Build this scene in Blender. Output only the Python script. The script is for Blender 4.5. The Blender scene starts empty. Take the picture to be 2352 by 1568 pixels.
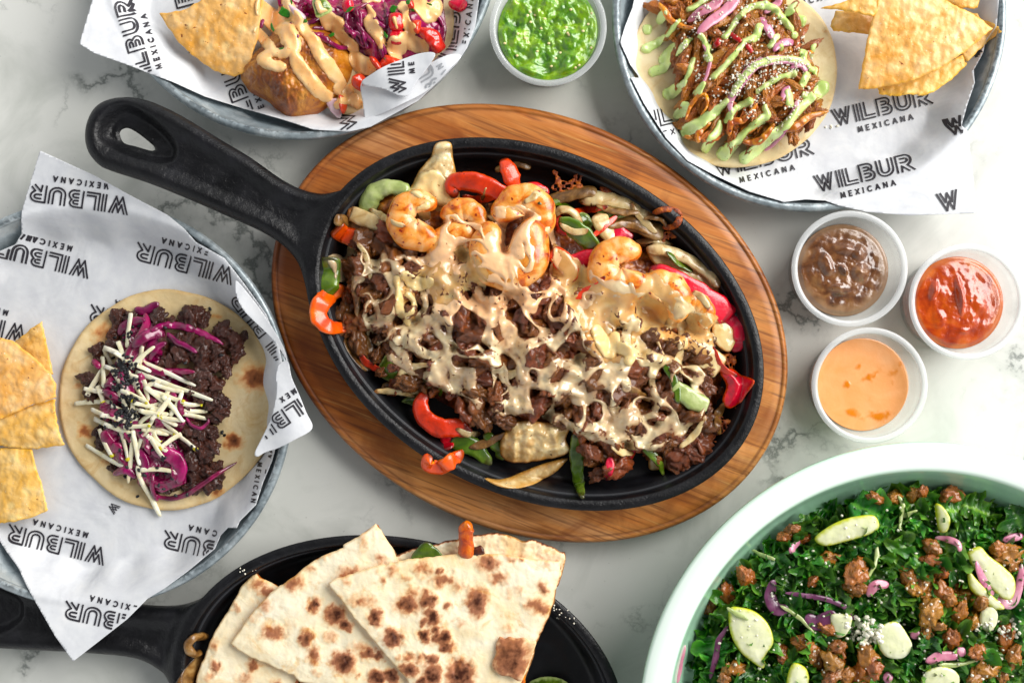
import bpy, bmesh, math, random
import numpy as np
from mathutils import Vector, Matrix, Euler
R_ = random.Random(7)
rng = np.random.default_rng(11)
SC = bpy.context.scene
COL = SC.collection

# ---------------------------------------------------------------- camera, world, lamps
H = 0.60            # camera height over the tabletop, metres
S = 0.00025         # metres of tabletop per unit of the layout grid (2352 x 1568)
CU, CV = 1176.0, 784.0
cam = bpy.data.cameras.new("camera"); co = bpy.data.objects.new("camera", cam); COL.objects.link(co)
co.location = (0, 0, H); cam.sensor_width = 36; cam.lens = 18 / (CU * S / H)
cam.clip_start = 0.02; cam.clip_end = 20
cam.dof.use_dof = True; cam.dof.focus_distance = 0.555; cam.dof.aperture_fstop = 11
SC.camera = co
w = bpy.data.worlds.new("World"); SC.world = w; w.use_nodes = True
_wt = w.node_tree; _bg = _wt.nodes["Background"]; _bg.inputs[1].default_value = 1.0      # a dim room: darker ceiling, paler walls
_tc = _wt.nodes.new('ShaderNodeTexCoord'); _sx = _wt.nodes.new('ShaderNodeSeparateXYZ'); _wr = _wt.nodes.new('ShaderNodeValToRGB')
_wt.links.new(_tc.outputs['Generated'], _sx.inputs[0]); _wt.links.new(_sx.outputs[2], _wr.inputs[0]); _wt.links.new(_wr.outputs[0], _bg.inputs[0])
_wr.color_ramp.elements[0].position = .0; _wr.color_ramp.elements[0].color = (.80, .83, .86, 1); _wr.color_ramp.elements[1].position = .95; _wr.color_ramp.elements[1].color = (.10, .104, .11, 1)
_e = _wr.color_ramp.elements.new(.5); _e.color = (.66, .68, .70, 1)
def area(name, loc, target, sx, sy, power, col):
    l = bpy.data.lights.new(name, 'AREA'); l.shape = 'RECTANGLE'; l.size = sx; l.size_y = sy; l.energy = power; l.color = col
    o = bpy.data.objects.new(name, l); COL.objects.link(o); o.location = loc
    o.rotation_euler = (Vector(target) - Vector(loc)).to_track_quat('-Z', 'Y').to_euler()
area("window_light", (1.62, 0.86, 1.30), (0.0, 0.0, 0.0), 2.0, 1.6, 93.0, (1.0, 0.975, 0.94))
SC.view_settings.view_transform = 'Standard'; SC.view_settings.look = 'None'
SC.view_settings.exposure = 0; SC.view_settings.gamma = 1

# ---------------------------------------------------------------- layout helpers
def P(u, v, h=0.0):
    k = S * (H - h) / H
    return ((u - CU) * k, (CV - v) * k, h)
def zc(x0, y0, f):            # reads positions measured on an enlarged detail
    return lambda L: [((x0 + p[0] / f) * .6125, (y0 + p[1] / f) * .6125) + tuple(q / f * .6125 for q in p[2:]) for p in L]

# height of everything built so far, for laying food on food
HX0, HY0, HC, HW, HH = -0.33, -0.22, 0.0005, 1320, 880
HB = np.zeros((HH, HW))
def splat(V, F):
    if len(F) == 0: return
    V = np.asarray(V, float)
    if isinstance(F, np.ndarray): groups = [F]
    else:
        t = [f for f in F if len(f) == 3]; q = [f for f in F if len(f) == 4]
        groups = [np.array(g) for g in (t, q) if g]
    for g in groups:
        A, B, C = V[g[:, 0]], V[g[:, 1]], V[g[:, 2]]
        D = V[g[:, 3]] if g.shape[1] == 4 else C
        ext = np.maximum(np.abs(C[:, :2] - A[:, :2]).max(1), np.abs(D[:, :2] - B[:, :2]).max(1))
        for lo, hi, n in ((0, .0004, 1), (.0004, .001, 2), (.001, .002, 4), (.002, .004, 8), (.004, .01, 16), (.01, 9, 40)):
            m = (ext >= lo) & (ext < hi)
            if not m.any(): continue
            a, b, c, d = A[m], B[m], C[m], D[m]
            for i in range(n):
                for j in range(n):
                    s, t = (i + .5) / n, (j + .5) / n
                    p = a * ((1 - s) * (1 - t)) + b * (s * (1 - t)) + c * (s * t) + d * ((1 - s) * t)
                    ix = ((p[:, 0] - HX0) / HC).astype(int); iy = ((p[:, 1] - HY0) / HC).astype(int)
                    ok = (ix >= 0) & (ix < HW) & (iy >= 0) & (iy < HH)
                    np.maximum.at(HB, (iy[ok], ix[ok]), p[ok, 2])
def bilin(A, X, Y):
    fx = np.clip((np.asarray(X) - HX0) / HC - .5, 0, HW - 2); fy = np.clip((np.asarray(Y) - HY0) / HC - .5, 0, HH - 2)
    ix = fx.astype(int); iy = fy.astype(int); tx = fx - ix; ty = fy - iy
    return A[iy, ix] * (1 - tx) * (1 - ty) + A[iy, ix + 1] * tx * (1 - ty) + A[iy + 1, ix] * (1 - tx) * ty + A[iy + 1, ix + 1] * tx * ty
def blur(A, sig):             # sig in metres
    s = sig / HC; n = max(1, int(3 * s)); k = np.exp(-np.arange(-n, n + 1) ** 2 / (2 * s * s)); k /= k.sum()
    B = np.pad(A, n, mode='edge')
    B = sum(k[i] * B[i:i + A.shape[0], :] for i in range(2 * n + 1))
    return sum(k[i] * B[:, i:i + A.shape[1]] for i in range(2 * n + 1))
def hz(x, y): return float(bilin(HB, x, y))
def hit(u, v, off=0.0):
    z = 0.02
    for _ in range(8):
        x, y, _z = P(u, v, z); z = .5 * z + .5 * hz(x, y)
    return (x, y, z + off)

# ---------------------------------------------------------------- noise
_pr = np.random.default_rng(5); _perm = np.tile(_pr.permutation(256), 3)
_g = _pr.normal(size=(256, 3)); _g /= np.linalg.norm(_g, axis=1)[:, None]
def pn(Q):
    Q = np.asarray(Q, float); I = np.floor(Q).astype(int); f = Q - I; I &= 255; u = f * f * f * (f * (f * 6 - 15) + 10); r = 0
    for dx in (0, 1):
        wx = u[:, 0] if dx else 1 - u[:, 0]
        for dy in (0, 1):
            wy = u[:, 1] if dy else 1 - u[:, 1]
            for dz in (0, 1):
                wz = u[:, 2] if dz else 1 - u[:, 2]
                h = _perm[_perm[_perm[(I[:, 0] + dx) & 255] + ((I[:, 1] + dy) & 255)] + ((I[:, 2] + dz) & 255)] & 255
                gg = _g[h]; r = r + wx * wy * wz * (gg[:, 0] * (f[:, 0] - dx) + gg[:, 1] * (f[:, 1] - dy) + gg[:, 2] * (f[:, 2] - dz))
    return r * 1.6
def fbm(Q, sc, o=4, seed=0, g=.5):
    Q = np.asarray(Q, float) * sc + seed * 7.31; a = 1; r = 0; t = 0
    for i in range(o):
        r = r + a * pn(Q); t += a; a *= g; Q = Q * 2.03 + 3.7
    return r / t * 1.5
def fbm2(X, Y, sc, o=4, seed=0, g=.5):
    X = np.asarray(X, float)
    return fbm(np.c_[X.ravel(), np.asarray(Y, float).ravel(), np.zeros(X.size)], sc, o, seed, g).reshape(X.shape)
def sst(a, b, x): t = np.clip((x - a) / (b - a), 0, 1); return t * t * (3 - 2 * t)

# ---------------------------------------------------------------- materials
def hexc(h):
    h = h.lstrip('#'); c = [int(h[i:i + 2], 16) / 255 for i in (0, 2, 4)]
    c = [x / 12.92 if x <= .04045 else ((x + .055) / 1.055) ** 2.4 for x in c]
    l = .25 * c[0] + .6 * c[1] + .15 * c[2]; ch = max(c) - min(c)
    k = 1 + .22 * min(1, ch / .12)                  # richer pigments; neutrals stay as they are
    return tuple(min(1, max(.0006, l + (x - l) * k)) for x in c) + (1,)
class NT:
    def __init__(s, name):
        s.m = bpy.data.materials.new(name); s.m.use_nodes = True; s.t = s.m.node_tree; s.b = s.t.nodes["Principled BSDF"]
        s.tc = s.t.nodes.new('ShaderNodeTexCoord'); s.vec = s.tc.outputs['Object']
    def n(s, typ, **k):
        x = s.t.nodes.new(typ)
        for a, b in k.items(): setattr(x, a, b)
        return x
    def l(s, a, b): s.t.links.new(a, b)
    def mapping(s, scale=(1, 1, 1), rot=(0, 0, 0), vec=None):
        x = s.n('ShaderNodeMapping'); x.inputs['Scale'].default_value = scale; x.inputs['Rotation'].default_value = rot
        s.l(vec or s.vec, x.inputs['Vector']); return x.outputs[0]
    def noise(s, sc, det=4, dist=0, rough=.55, vec=None, lac=2):
        x = s.n('ShaderNodeTexNoise'); x.inputs['Scale'].default_value = sc; x.inputs['Detail'].default_value = det
        x.inputs['Distortion'].default_value = dist; x.inputs['Roughness'].default_value = rough; s.l(vec or s.vec, x.inputs['Vector']); return x.outputs['Fac']
    def voro(s, sc, feat='F1', vec=None, rnd=1):
        x = s.n('ShaderNodeTexVoronoi', feature=feat); x.inputs['Scale'].default_value = sc; x.inputs['Randomness'].default_value = rnd
        s.l(vec or s.vec, x.inputs['Vector']); return x.outputs['Distance']
    def ramp(s, fac, stops, interp='LINEAR'):
        x = s.n('ShaderNodeValToRGB'); r = x.color_ramp; r.interpolation = interp
        while len(r.elements) < len(stops): r.elements.new(.5)
        for e, (p, c) in zip(r.elements, stops):
            e.position = p; e.color = hexc(c) if isinstance(c, str) else (c, c, c, 1)
        s.l(fac, x.inputs[0]); return x.outputs[0]
    def mix(s, fac, a, b, mode='MIX'):
        x = s.n('ShaderNodeMix', data_type='RGBA', blend_type=mode)
        for i, q in ((0, fac), (6, a), (7, b)):
            if isinstance(q, (int, float)): x.inputs[i].default_value = q if i == 0 else (q, q, q, 1)
            elif isinstance(q, str): x.inputs[i].default_value = hexc(q)
            else: s.l(q, x.inputs[i])
        return x.outputs[2]
    def math(s, op, a, b=0.0):
        x = s.n('ShaderNodeMath', operation=op)
        for i, q in ((0, a), (1, b)):
            if isinstance(q, (int, float)): x.inputs[i].default_value = q
            else: s.l(q, x.inputs[i])
        return x.outputs[0]
    def attr(s, name): x = s.n('ShaderNodeAttribute', attribute_name=name); return x.outputs['Fac']
    def bump(s, fac, dist, prev=None, strength=1.0):
        x = s.n('ShaderNodeBump'); x.inputs['Distance'].default_value = dist; x.inputs['Strength'].default_value = strength
        s.l(fac, x.inputs['Height'])
        if prev is not None: s.l(prev, x.inputs['Normal'])
        return x.outputs[0]
    def vary(s, col, val=.25, hue=.0, sat=0.):
        oi = s.n('ShaderNodeObjectInfo'); x = s.n('ShaderNodeHueSaturation')
        f = s.math('ADD', s.math('MULTIPLY', oi.outputs['Random'], val * 2), 1 - val); s.l(f, x.inputs['Value'])
        if hue: s.l(s.math('ADD', s.math('MULTIPLY', s.math('FRACT', s.math('MULTIPLY', oi.outputs['Random'], 17.3)), hue * 2), .5 - hue), x.inputs['Hue'])
        s.l(col, x.inputs['Color']); return x.outputs[0]
    def out(s, col=None, rough=.5, normal=None, **k):
        b = s.b
        if col is not None:
            if isinstance(col, str): b.inputs['Base Color'].default_value = hexc(col)
            else: s.l(col, b.inputs['Base Color'])
        if isinstance(rough, (int, float)): b.inputs['Roughness'].default_value = rough
        else: s.l(rough, b.inputs['Roughness'])
        if normal is not None: s.l(normal, b.inputs['Normal'])
        for a, v in k.items():
            nm = {'sss': 'Subsurface Weight', 'sssr': 'Subsurface Radius', 'ssss': 'Subsurface Scale', 'coat': 'Coat Weight', 'coatr': 'Coat Roughness', 'metal': 'Metallic', 'spec': 'Specular IOR Level', 'trans': 'Transmission Weight', 'ior': 'IOR', 'alpha': 'Alpha', 'sheen': 'Sheen Weight'}[a]
            if isinstance(v, (int, float, tuple)): b.inputs[nm].default_value = v
            else: s.l(v, b.inputs[nm])
        return s.m
def food(name, stops, sc=150, det=6, dist=.3, rough=.45, bumps=((400, .0003),), vary=.2, hue=.0, m=None, m2=None, specks=None, th=None, **k):
    """noise-ramped colour; attribute m mixes towards colour m (skin, char, edge)"""
    t = NT(name); c = t.ramp(t.noise(sc, det, dist), stops)
    if m: c = t.mix(t.attr('m'), c, m)
    if m2: c = t.mix(t.attr('m2'), c, m2)
    if th: c = t.mix(t.math('MULTIPLY', t.attr('th'), .8), c, th)
    if m2: c = t.mix(t.attr('m2'), c, m2)
    if specks:
        ssc, thr, scol = specks
        c = t.mix(t.ramp(t.noise(ssc, 2), [(thr, 0.), (thr + .03, 1.)]), c, scol)
    if vary or hue: c = t.vary(c, vary, hue)
    nrm = None
    for bs, bd in bumps: nrm = t.bump(t.noise(bs, 5, .2), bd, nrm)
    return t.out(c, rough, nrm, **k)

# ---------------------------------------------------------------- object helpers
def mkmesh(name, V, F, mat=None, smooth=True, attrs=None):
    me = bpy.data.meshes.new(name)
    if isinstance(V, np.ndarray): V = V.tolist()
    if isinstance(F, np.ndarray): F = F.tolist()
    me.from_pydata(V, [], F)
    if smooth: me.polygons.foreach_set('use_smooth', np.ones(len(me.polygons), bool))
    if attrs:
        for k, a in attrs.items():
            at = me.attributes.new(k, 'FLOAT', 'POINT'); at.data.foreach_set('value', np.asarray(a, np.float32))
    if mat: me.materials.append(mat)
    me.update(); return me
def link(name, me, parent=None, loc=None, rot=None, scale=None):
    o = bpy.data.objects.new(name, me); COL.objects.link(o)
    if parent:
        o.parent = parent; pw = Vector((0, 0, 0)); q = parent
        while q: pw += q.location; q = q.parent
        loc = Vector(loc if loc is not None else (0, 0, 0)) - pw
    if loc is not None: o.location = loc
    if rot is not None: o.rotation_euler = rot
    if scale is not None: o.scale = scale if hasattr(scale, '__len__') else (scale,) * 3
    return o
def tag(o, label=None, cat=None, group=None, kind=None):
    if label: o['label'] = label
    if cat: o['category'] = cat
    if group: o['group'] = group
    if kind: o['kind'] = kind
    return o
def top_of(pts, q=80, z=.045):
    s = polysdf([P(u, v, z)[:2] for u, v in pts]); x0, y0, x1, y1 = s.box; X, Y = np.meshgrid(np.linspace(x0, x1, 24), np.linspace(y0, y1, 24)); m = s(X, Y) > 0
    return float(np.percentile(bilin(HB, X, Y)[m], q))
def recentre(V):              # mesh origin at the footprint centre so object coordinates stay small
    V = np.asarray(V, float); c = V.mean(0); c[2] = V[:, 2].min(); return V - c, c
def solid(name, V, F, mat, parent=None, smooth=True, attrs=None, lay=True, centre=True):
    V = np.asarray(V, float)
    if lay: splat(V, F)
    loc = None
    if centre and parent is None: V, loc = recentre(V)
    return link(name, mkmesh(name, V, F, mat, smooth, attrs), parent, loc)

def cr(pts, n=8, closed=True):          # Catmull-Rom resampling of N-dimensional points
    p = np.array(pts, float); m = len(p)
    if closed: idx = lambda i: p[i % m]; rngs = range(m)
    else: idx = lambda i: p[min(max(i, 0), m - 1)]; rngs = range(m - 1)
    out = []
    for i in rngs:
        a, b, c, d = idx(i - 1), idx(i), idx(i + 1), idx(i + 2)
        for j in range(n):
            t = j / n; out.append(.5 * ((2 * b) + (c - a) * t + (2 * a - 5 * b + 4 * c - d) * t * t + (-a + 3 * b - 3 * c + d) * t ** 3))
    if not closed: out.append(p[-1])
    return np.array(out)
def polysdf(pts):
    p = np.asarray(pts, float)[:, :2]; q = np.roll(p, -1, 0)
    def f(X, Y):
        d2 = np.full(X.shape, 1e9); ins = np.zeros(X.shape, bool)
        for (ax, ay), (bx, by) in zip(p, q):
            ex, ey = bx - ax, by - ay; L = ex * ex + ey * ey + 1e-18
            t = np.clip(((X - ax) * ex + (Y - ay) * ey) / L, 0, 1)
            d2 = np.minimum(d2, (X - ax - t * ex) ** 2 + (Y - ay - t * ey) ** 2)
            c = ((ay > Y) != (by > Y)) & (X < ex * (Y - ay) / (ey if abs(ey) > 1e-12 else 1e-12) + ax); ins ^= c
        return np.where(ins, 1, -1) * np.sqrt(d2)
    f.box = (p[:, 0].min(), p[:, 1].min(), p[:, 0].max(), p[:, 1].max())
    return f
def field(name, sdf, zt, zb=None, res=.0006, mat=None, parent=None, attrs=None, box=None, lay=True, smooth=True, edge=.5, hue=None):
    """a solid whose outline is sdf>0, with top surface zt(X,Y,d) and underside zb(X,Y,d)"""
    x0, y0, x1, y1 = box or sdf.box; m = res * 2
    X, Y = np.meshgrid(np.arange(x0 - m, x1 + m * 1.5, res), np.arange(y0 - m, y1 + m * 1.5, res))
    d = sdf(X, Y); ins = d > 0
    cell = ins[:-1, :-1] | ins[1:, :-1] | ins[:-1, 1:] | ins[1:, 1:]
    gy, gx = np.gradient(d, res); gl = np.maximum(np.hypot(gx, gy), .3)
    out = ~ins; mv = np.where(out, np.clip(-d, 0, res * 1.5), 0)
    Xs = X + gx / gl * mv; Ys = Y + gy / gl * mv; ds = np.where(out, 0, d)
    used = np.zeros(X.shape, bool); used[:-1, :-1] |= cell; used[1:, :-1] |= cell; used[:-1, 1:] |= cell; used[1:, 1:] |= cell
    idx = -np.ones(X.shape, int); nv = int(used.sum()); idx[used] = np.arange(nv)
    xs, ys, dd = Xs[used], Ys[used], ds[used]
    V = np.c_[xs, ys, zt(xs, ys, dd)]
    F = np.c_[idx[:-1, :-1][cell], idx[:-1, 1:][cell], idx[1:, 1:][cell], idx[1:, :-1][cell]]
    at = {k: f(xs, ys, dd) for k, f in (attrs or {}).items()}
    if zb is not None:
        Vb = np.c_[xs, ys, np.minimum(zb(xs, ys, dd), V[:, 2] - 1e-5)]
        E = np.concatenate([F[:, [0, 1]], F[:, [1, 2]], F[:, [2, 3]], F[:, [3, 0]]])
        key = np.sort(E, 1); k1 = key[:, 0].astype(np.int64) * nv + key[:, 1]
        u, inv, cnt = np.unique(k1, return_inverse=True, return_counts=True); be = E[cnt[inv] == 1]
        F = np.concatenate([F, F[:, ::-1] + nv, np.c_[be[:, 1], be[:, 0], be[:, 0] + nv, be[:, 1] + nv]])
        V = np.concatenate([V, Vb]); at = {k: np.concatenate([a, a]) for k, a in at.items()}
    return solid(name, V, F, mat, parent, smooth, at, lay)
def sweep(path, wid, thk=None, n=10, sq=2.0, closed=False, roll=0.0, cap=True, flat=False):
    """tube along path; half-width wid and half-thickness thk per point; m = 1 on the underside/inner flesh"""
    p = np.array(path, float); L = len(p); wid = np.broadcast_to(np.asarray(wid, float), (L,)); thk = wid if thk is None else np.broadcast_to(np.asarray(thk, float), (L,))
    roll = np.broadcast_to(np.asarray(roll, float), (L,))
    T = (np.roll(p, -1, 0) - np.roll(p, 1, 0)) if closed else np.gradient(p, axis=0)
    T /= np.linalg.norm(T, axis=1)[:, None] + 1e-12
    up = np.array([0, 0, 1.0]); Sd = np.cross(T, up); nl = np.linalg.norm(Sd, axis=1)[:, None]; Sd = np.where(nl < .05, np.array([1.0, 0, 0]), Sd / (nl + 1e-12))
    U = np.cross(Sd, T)
    c, s = np.cos(roll)[:, None], np.sin(roll)[:, None]; Sd, U = Sd * c + U * s, U * c - Sd * s
    a = np.arange(n) / n * 2 * np.pi; ca, sa = np.cos(a), np.sin(a)
    ca = np.sign(ca) * np.abs(ca) ** (2 / sq); sa = np.sign(sa) * np.abs(sa) ** (2 / sq)
    V = (p[:, None, :] + Sd[:, None, :] * (wid[:, None] * ca)[:, :, None] + U[:, None, :] * (thk[:, None] * sa)[:, :, None]).reshape(-1, 3)
    att = np.tile(np.clip(-sa * 1.5 + .2, 0, 1), L); F = []
    for i in range(L if closed else L - 1):
        j = (i + 1) % L
        for k in range(n):
            F.append((i * n + k, j * n + k, j * n + (k + 1) % n, i * n + (k + 1) % n))
    F = [f[::-1] for f in F]
    V = V.tolist(); att = att.tolist(); endm = [0.0] * len(V)
    if cap and not closed:
        for r, sgn in ((0, -1), (L - 1, 1)):
            V.append((p[r] + T[r] * sgn * thk[r] * .35).tolist()); att.append(.5); endm.append(1.0); ci = len(V) - 1
            for k in range(n):
                f = (r * n + k, r * n + (k + 1) % n, ci); F.append(f if sgn > 0 else f[::-1])
    return np.array(V), F, np.array(att)
def taper(n, a=.35, b=.35, e=.12):     # radius profile 0..1 along a strand
    t = np.linspace(0, 1, n); return np.sqrt(np.clip(np.minimum(np.minimum(t / e + a ** 2, (1 - t) / e + b ** 2), 1), 0, 1))
def join(parts):
    Vs, Fs, off = [], [], 0
    for V, F in parts:
        Vs.append(np.asarray(V)); Fs += [tuple(int(i) + off for i in f) for f in F]; off += len(V)
    return np.concatenate(Vs), Fs
_icos = {}
def ico(n):
    if n not in _icos:
        bm = bmesh.new(); bmesh.ops.create_icosphere(bm, subdivisions=n, radius=1); bm.verts.ensure_lookup_table()
        _icos[n] = (np.array([v.co[:] for v in bm.verts]), np.array([[v.index for v in f.verts] for f in bm.faces])); bm.free()
    return _icos[n]
def place(name, me, VF, loc, rot, scale, lay=True, parent=None):
    """a copy sharing its mesh; also laid into the height record"""
    scale = np.array(scale if hasattr(scale, '__len__') else (scale,) * 3, float)
    o = link(name, me, parent, loc, rot, tuple(scale))
    if lay:
        Mx = np.array(Euler(rot).to_matrix()); splat((VF[0] * scale) @ Mx.T + np.array(loc), VF[1])
    return o
def lathe(name, prof, a, b, th, c, mat, parent=None, n=160, closed=False, lay=True, attrs=None, noise=None):
    """oval turned shape: prof is (inward offset, z)"""
    V = []; F = []; t = np.arange(n) / n * 2 * np.pi; ct, st = math.cos(th), math.sin(th); att = []
    for i, (off, z) in enumerate(prof):
        A, B = max(a - off, 0), max(b - off, 0); x = A * np.cos(t); y = B * np.sin(t); X = c[0] + x * ct - y * st; Y = c[1] + x * st + y * ct
        Z = np.full(n, z)
        if noise: Z = Z + noise(X, Y, off)
        V.append(np.c_[X, Y, Z]); att += [attrs[i] if attrs else 0] * n
    V = np.concatenate(V); L = len(prof)
    for i in range(L if closed else L - 1):
        j = (i + 1) % L
        for k in range(n): F.append((i * n + k, i * n + (k + 1) % n, j * n + (k + 1) % n, j * n + k))
    return solid(name, V, np.array(F), mat, parent, True, {'m': att}, lay, False)
def empty(name, loc=(0, 0, 0)):
    o = bpy.data.objects.new(name, None); COL.objects.link(o); o.location = loc; o.empty_display_size = .02; return o
# ================================================================ SETTING: marble tabletop
def marble():
    t = NT('marble'); v = t.vec
    base = t.ramp(t.noise(5, 6, .6, .6), [(.3, '#c9cbc5'), (.52, '#d8d9d3'), (.75, '#e0e0dc')])
    cl = t.noise(14, 5, 1.2, .6)
    base = t.mix(t.ramp(cl, [(.5, 0.), (.72, .55)]), base, '#adb1a9')
    d = t.n('ShaderNodeTexNoise'); d.inputs['Scale'].default_value = 13; d.inputs['Detail'].default_value = 7; d.inputs['Roughness'].default_value = .62; t.l(v, d.inputs['Vector'])
    va = t.n('ShaderNodeVectorMath', operation='SCALE'); t.l(d.outputs['Color'], va.inputs[0]); va.inputs['Scale'].default_value = .16
    vb = t.n('ShaderNodeVectorMath', operation='ADD'); t.l(v, vb.inputs[0]); t.l(va.outputs[0], vb.inputs[1])
    e = t.voro(7.5, 'DISTANCE_TO_EDGE', vb.outputs[0])
    msk = t.ramp(t.noise(9, 3, .4), [(.47, 0.), (.56, 1.)])
    vein = t.ramp(e, [(.0, 1.), (.008, .8), (.026, .22), (.08, 0.)])
    base = t.mix(t.math('MULTIPLY', t.math('MULTIPLY', vein, msk), .85), base, '#656b67')
    e2 = t.voro(21, 'DISTANCE_TO_EDGE', vb.outputs[0])
    m2 = t.ramp(t.noise(16, 3, .2), [(.56, 0.), (.68, 1.)])
    base = t.mix(t.math('MULTIPLY', t.math('MULTIPLY', t.ramp(e2, [(0, 1.), (.03, .3), (.09, 0.)]), m2), .5), base, '#7d827c')
    base = t.mix(t.ramp(t.noise(420, 2), [(.72, 0.), (.77, .35)]), base, '#8d8f88'); return t.out(base, t.ramp(t.noise(30, 4), [(.3, .33), (.7, .46)]), t.bump(t.noise(900, 3), .00002), spec=.4)
M_marble = marble()
tag(link('marble_tabletop', mkmesh('marble_tabletop', [(-1.2, -1.0, 0), (1.2, -1.0, 0), (1.2, 1.0, 0), (-1.2, 1.0, 0)], [(0, 1, 2, 3)], M_marble, False)),
    'pale grey veined marble tabletop', kind='structure')

# ================================================================ wooden board and the two cast-iron skillets
def wood():
    t = NT('stained_wood'); v = t.mapping((1, 1, 1), (0, 0, math.radians(21)))
    g = t.mapping((9, 150, 60), (0, 0, 0), v)
    big = t.noise(1, 5, .2, .6, t.mapping((7, 34, 20), (0, 0, 0), v))
    c = t.ramp(big, [(.25, '#95532b'), (.42, '#bc7645'), (.56, '#d2935f'), (.75, '#e4b386')])
    c = t.mix(t.ramp(t.noise(1, 4, .05, .6, g), [(.38, .4), (.5, .1), (.62, 0.)]), c, '#5e2d0d')
    g2 = t.mapping((22, 520, 200), (0, 0, 0), v)
    fine = t.noise(1, 3, .1, .5, g2)
    c = t.mix(t.ramp(fine, [(.36, .55), (.48, 0.)]), c, '#4d230b')
    g3 = t.mapping((30, 700, 200), (0, 0, .02), v)
    c = t.mix(t.ramp(t.noise(1, 2, 0, .5, g3), [(.6, 0.), (.72, .35)]), c, '#eebf83')
    c = t.mix(t.math('MULTIPLY', t.ramp(t.noise(25, 5, .8), [(.5, 0.), (.68, .6)]), 1.), c, '#71390f')
    # the wood colour turns darker towards the handle end
    sx = t.n('ShaderNodeSeparateXYZ'); t.l(t.tc.outputs['Object'], sx.inputs[0])
    c = t.mix(t.ramp(t.math('ADD', t.math('MULTIPLY', sx.outputs[0], -2.2), t.math('MULTIPLY', sx.outputs[1], 1.2)), [(.0, 0.), (.38, .5)]), c, '#7e3d14', 'MIX')
    c = t.mix(t.math('MULTIPLY', t.attr('m'), t.ramp(t.noise(60, 4, .3), [(.3, .35), (.6, .95)])), c, '#3a1b0a')
    nb = t.bump(fine, .00012); return t.out(c, .46, t.bump(t.noise(1, 3, 0, .5, g), .00015, nb), spec=.4, coat=.15, coatr=.35)
M_wood = wood()
def kz(z): return 1 - z / H
BC = P(1216.5, 741.5, .018); TH1 = -math.radians(25.6)
ka = S * kz(.018); BA, BB = 622 * ka, 478 * ka
bp = [(.004, 0), (.0006, .003), (0, .006), (0, .013), (.0008, .0162), (.0022, .0177), (.0034, .0180), (.0040, .0175), (.0047, .0175), (.0054, .0180), (.009, .0182), (.02, .0183),
      (.0285, .0183), (.030, .0165), (.0305, .012), (.06, .012)]
board = lathe('wooden_serving_board', bp, BA, BB, TH1, BC, M_wood, n=220, attrs=[.9, .8, .8, .55, .5, .2, .3, .6, .6, .2, .06, 0, 0, 0, 0, 0], noise=lambda X, Y, o: .0002 * np.sin(X * 90 + Y * 40) * (o < .002))
tag(board, 'oval stained wooden board beneath the central skillet', 'board')

def iron(name, floor):
    t = NT(name)
    c = t.ramp(t.noise(60, 6, .4), [(.3, '#08080a'), (.55, '#101013'), (.8, '#1b1b20')])
    if floor: c = t.mix(t.ramp(t.noise(35, 5, 1), [(.52, 0.), (.7, .5)]), c, '#241007')
    c = t.mix(t.math('MULTIPLY', t.attr('m'), .8), c, '#3a3c40')
    n1 = t.bump(t.noise(900 if not floor else 1100, 3, .2, .6), .0003 if not floor else .00006)
    n1 = t.bump(t.noise(160, 4, .3), .0005 if not floor else .0001, n1)
    return t.out(c, t.ramp(t.noise(120, 4), [(.3, .28), (.7, .46)]), n1, spec=.36)
M_iron = iron('cast_iron', False); M_ironf = iron('cast_iron_seasoned', True)
def skillet_pan(root, c, a, b, th, z0, zr, ledge=1.0):
    """outer wall, pebbled lip, inner wall with its ledge, floor"""
    prof = [(.020, z0), (.014, z0), (.010, z0 + .003), (.0035, zr - .006), (.0008, zr - .002), (0, zr - .0006), (.0006, zr), (.0030, zr + .0002), (.0050, zr - .0001), (.0056, zr - .0008)]
    inner = [(.0050, zr - .0001), (.0056, zr - .0010), (.0062, zr - .004), (.0068, zr - .0068), (.0072, zr - .0074), (.0077, zr - .0072), (.0081, zr - .0078), (.0100, zr - .0120), (.0125, z0 + .0055), (.0155, z0 + .0045), (.05, z0 + .0042), (.2, z0 + .0042)]
    lathe('pan_body', prof, a, b, th, c, M_iron, root, 200)
    lathe('pan_floor', inner, a, b, th, c, M_ironf, root, 200, attrs=[0, 0, 0, .15, .5, .9, .3, 0, 0, 0, 0, 0])  # attrs paint the ledge's highlight line into the iron colour
sk = empty('cast_iron_skillet', P(1231, 744, .012)); tag(sk, 'oval black cast-iron skillet of steak and shrimp on the wooden board', 'skillet')
kr = S * kz(.038); SKC = P(1232, 744, .038); SA, SB, ST = 550 * kr, 394 * kr, -math.radians(26.2)
skillet_pan(sk, SKC, SA, SB, ST, .0122, .038)
zA = P(760, 510, .038); hd = np.array([P(300, 300, .04)[0] - zA[0], P(300, 300, .04)[1] - zA[1]]); hl_ = np.linalg.norm(hd); hd /= hl_
zfh = lambda x, y: .0372 + .004 * sst(0, 1, ((x - zA[0]) * hd[0] + (y - zA[1]) * hd[1]) / hl_)
h1 = [(940, 400), (885, 400), (850, 408), (800, 432), (745, 440), (692, 432), (640, 407), (570, 358), (500, 316), (430, 273), (380, 246), (330, 226), (285, 219), (240, 226), (210, 246), (193, 280), (189, 315), (197, 348), (220, 376), (250, 390),
      (330, 416), (420, 452), (520, 496), (595, 530), (645, 563), (678, 603), (697, 650), (708, 700), (722, 748), (750, 740), (760, 640), (800, 560), (850, 480), (900, 420)]
hole1 = [(262, 303), (264, 294), (273, 288), (286, 289), (308, 302), (333, 322), (344, 333), (342, 339), (330, 339), (300, 330), (272, 322)]
bas1 = [(268, 240), (300, 240), (345, 268), (385, 305), (402, 335), (398, 362), (376, 372), (330, 366), (270, 345), (228, 318), (228, 288), (245, 258)]
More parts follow.
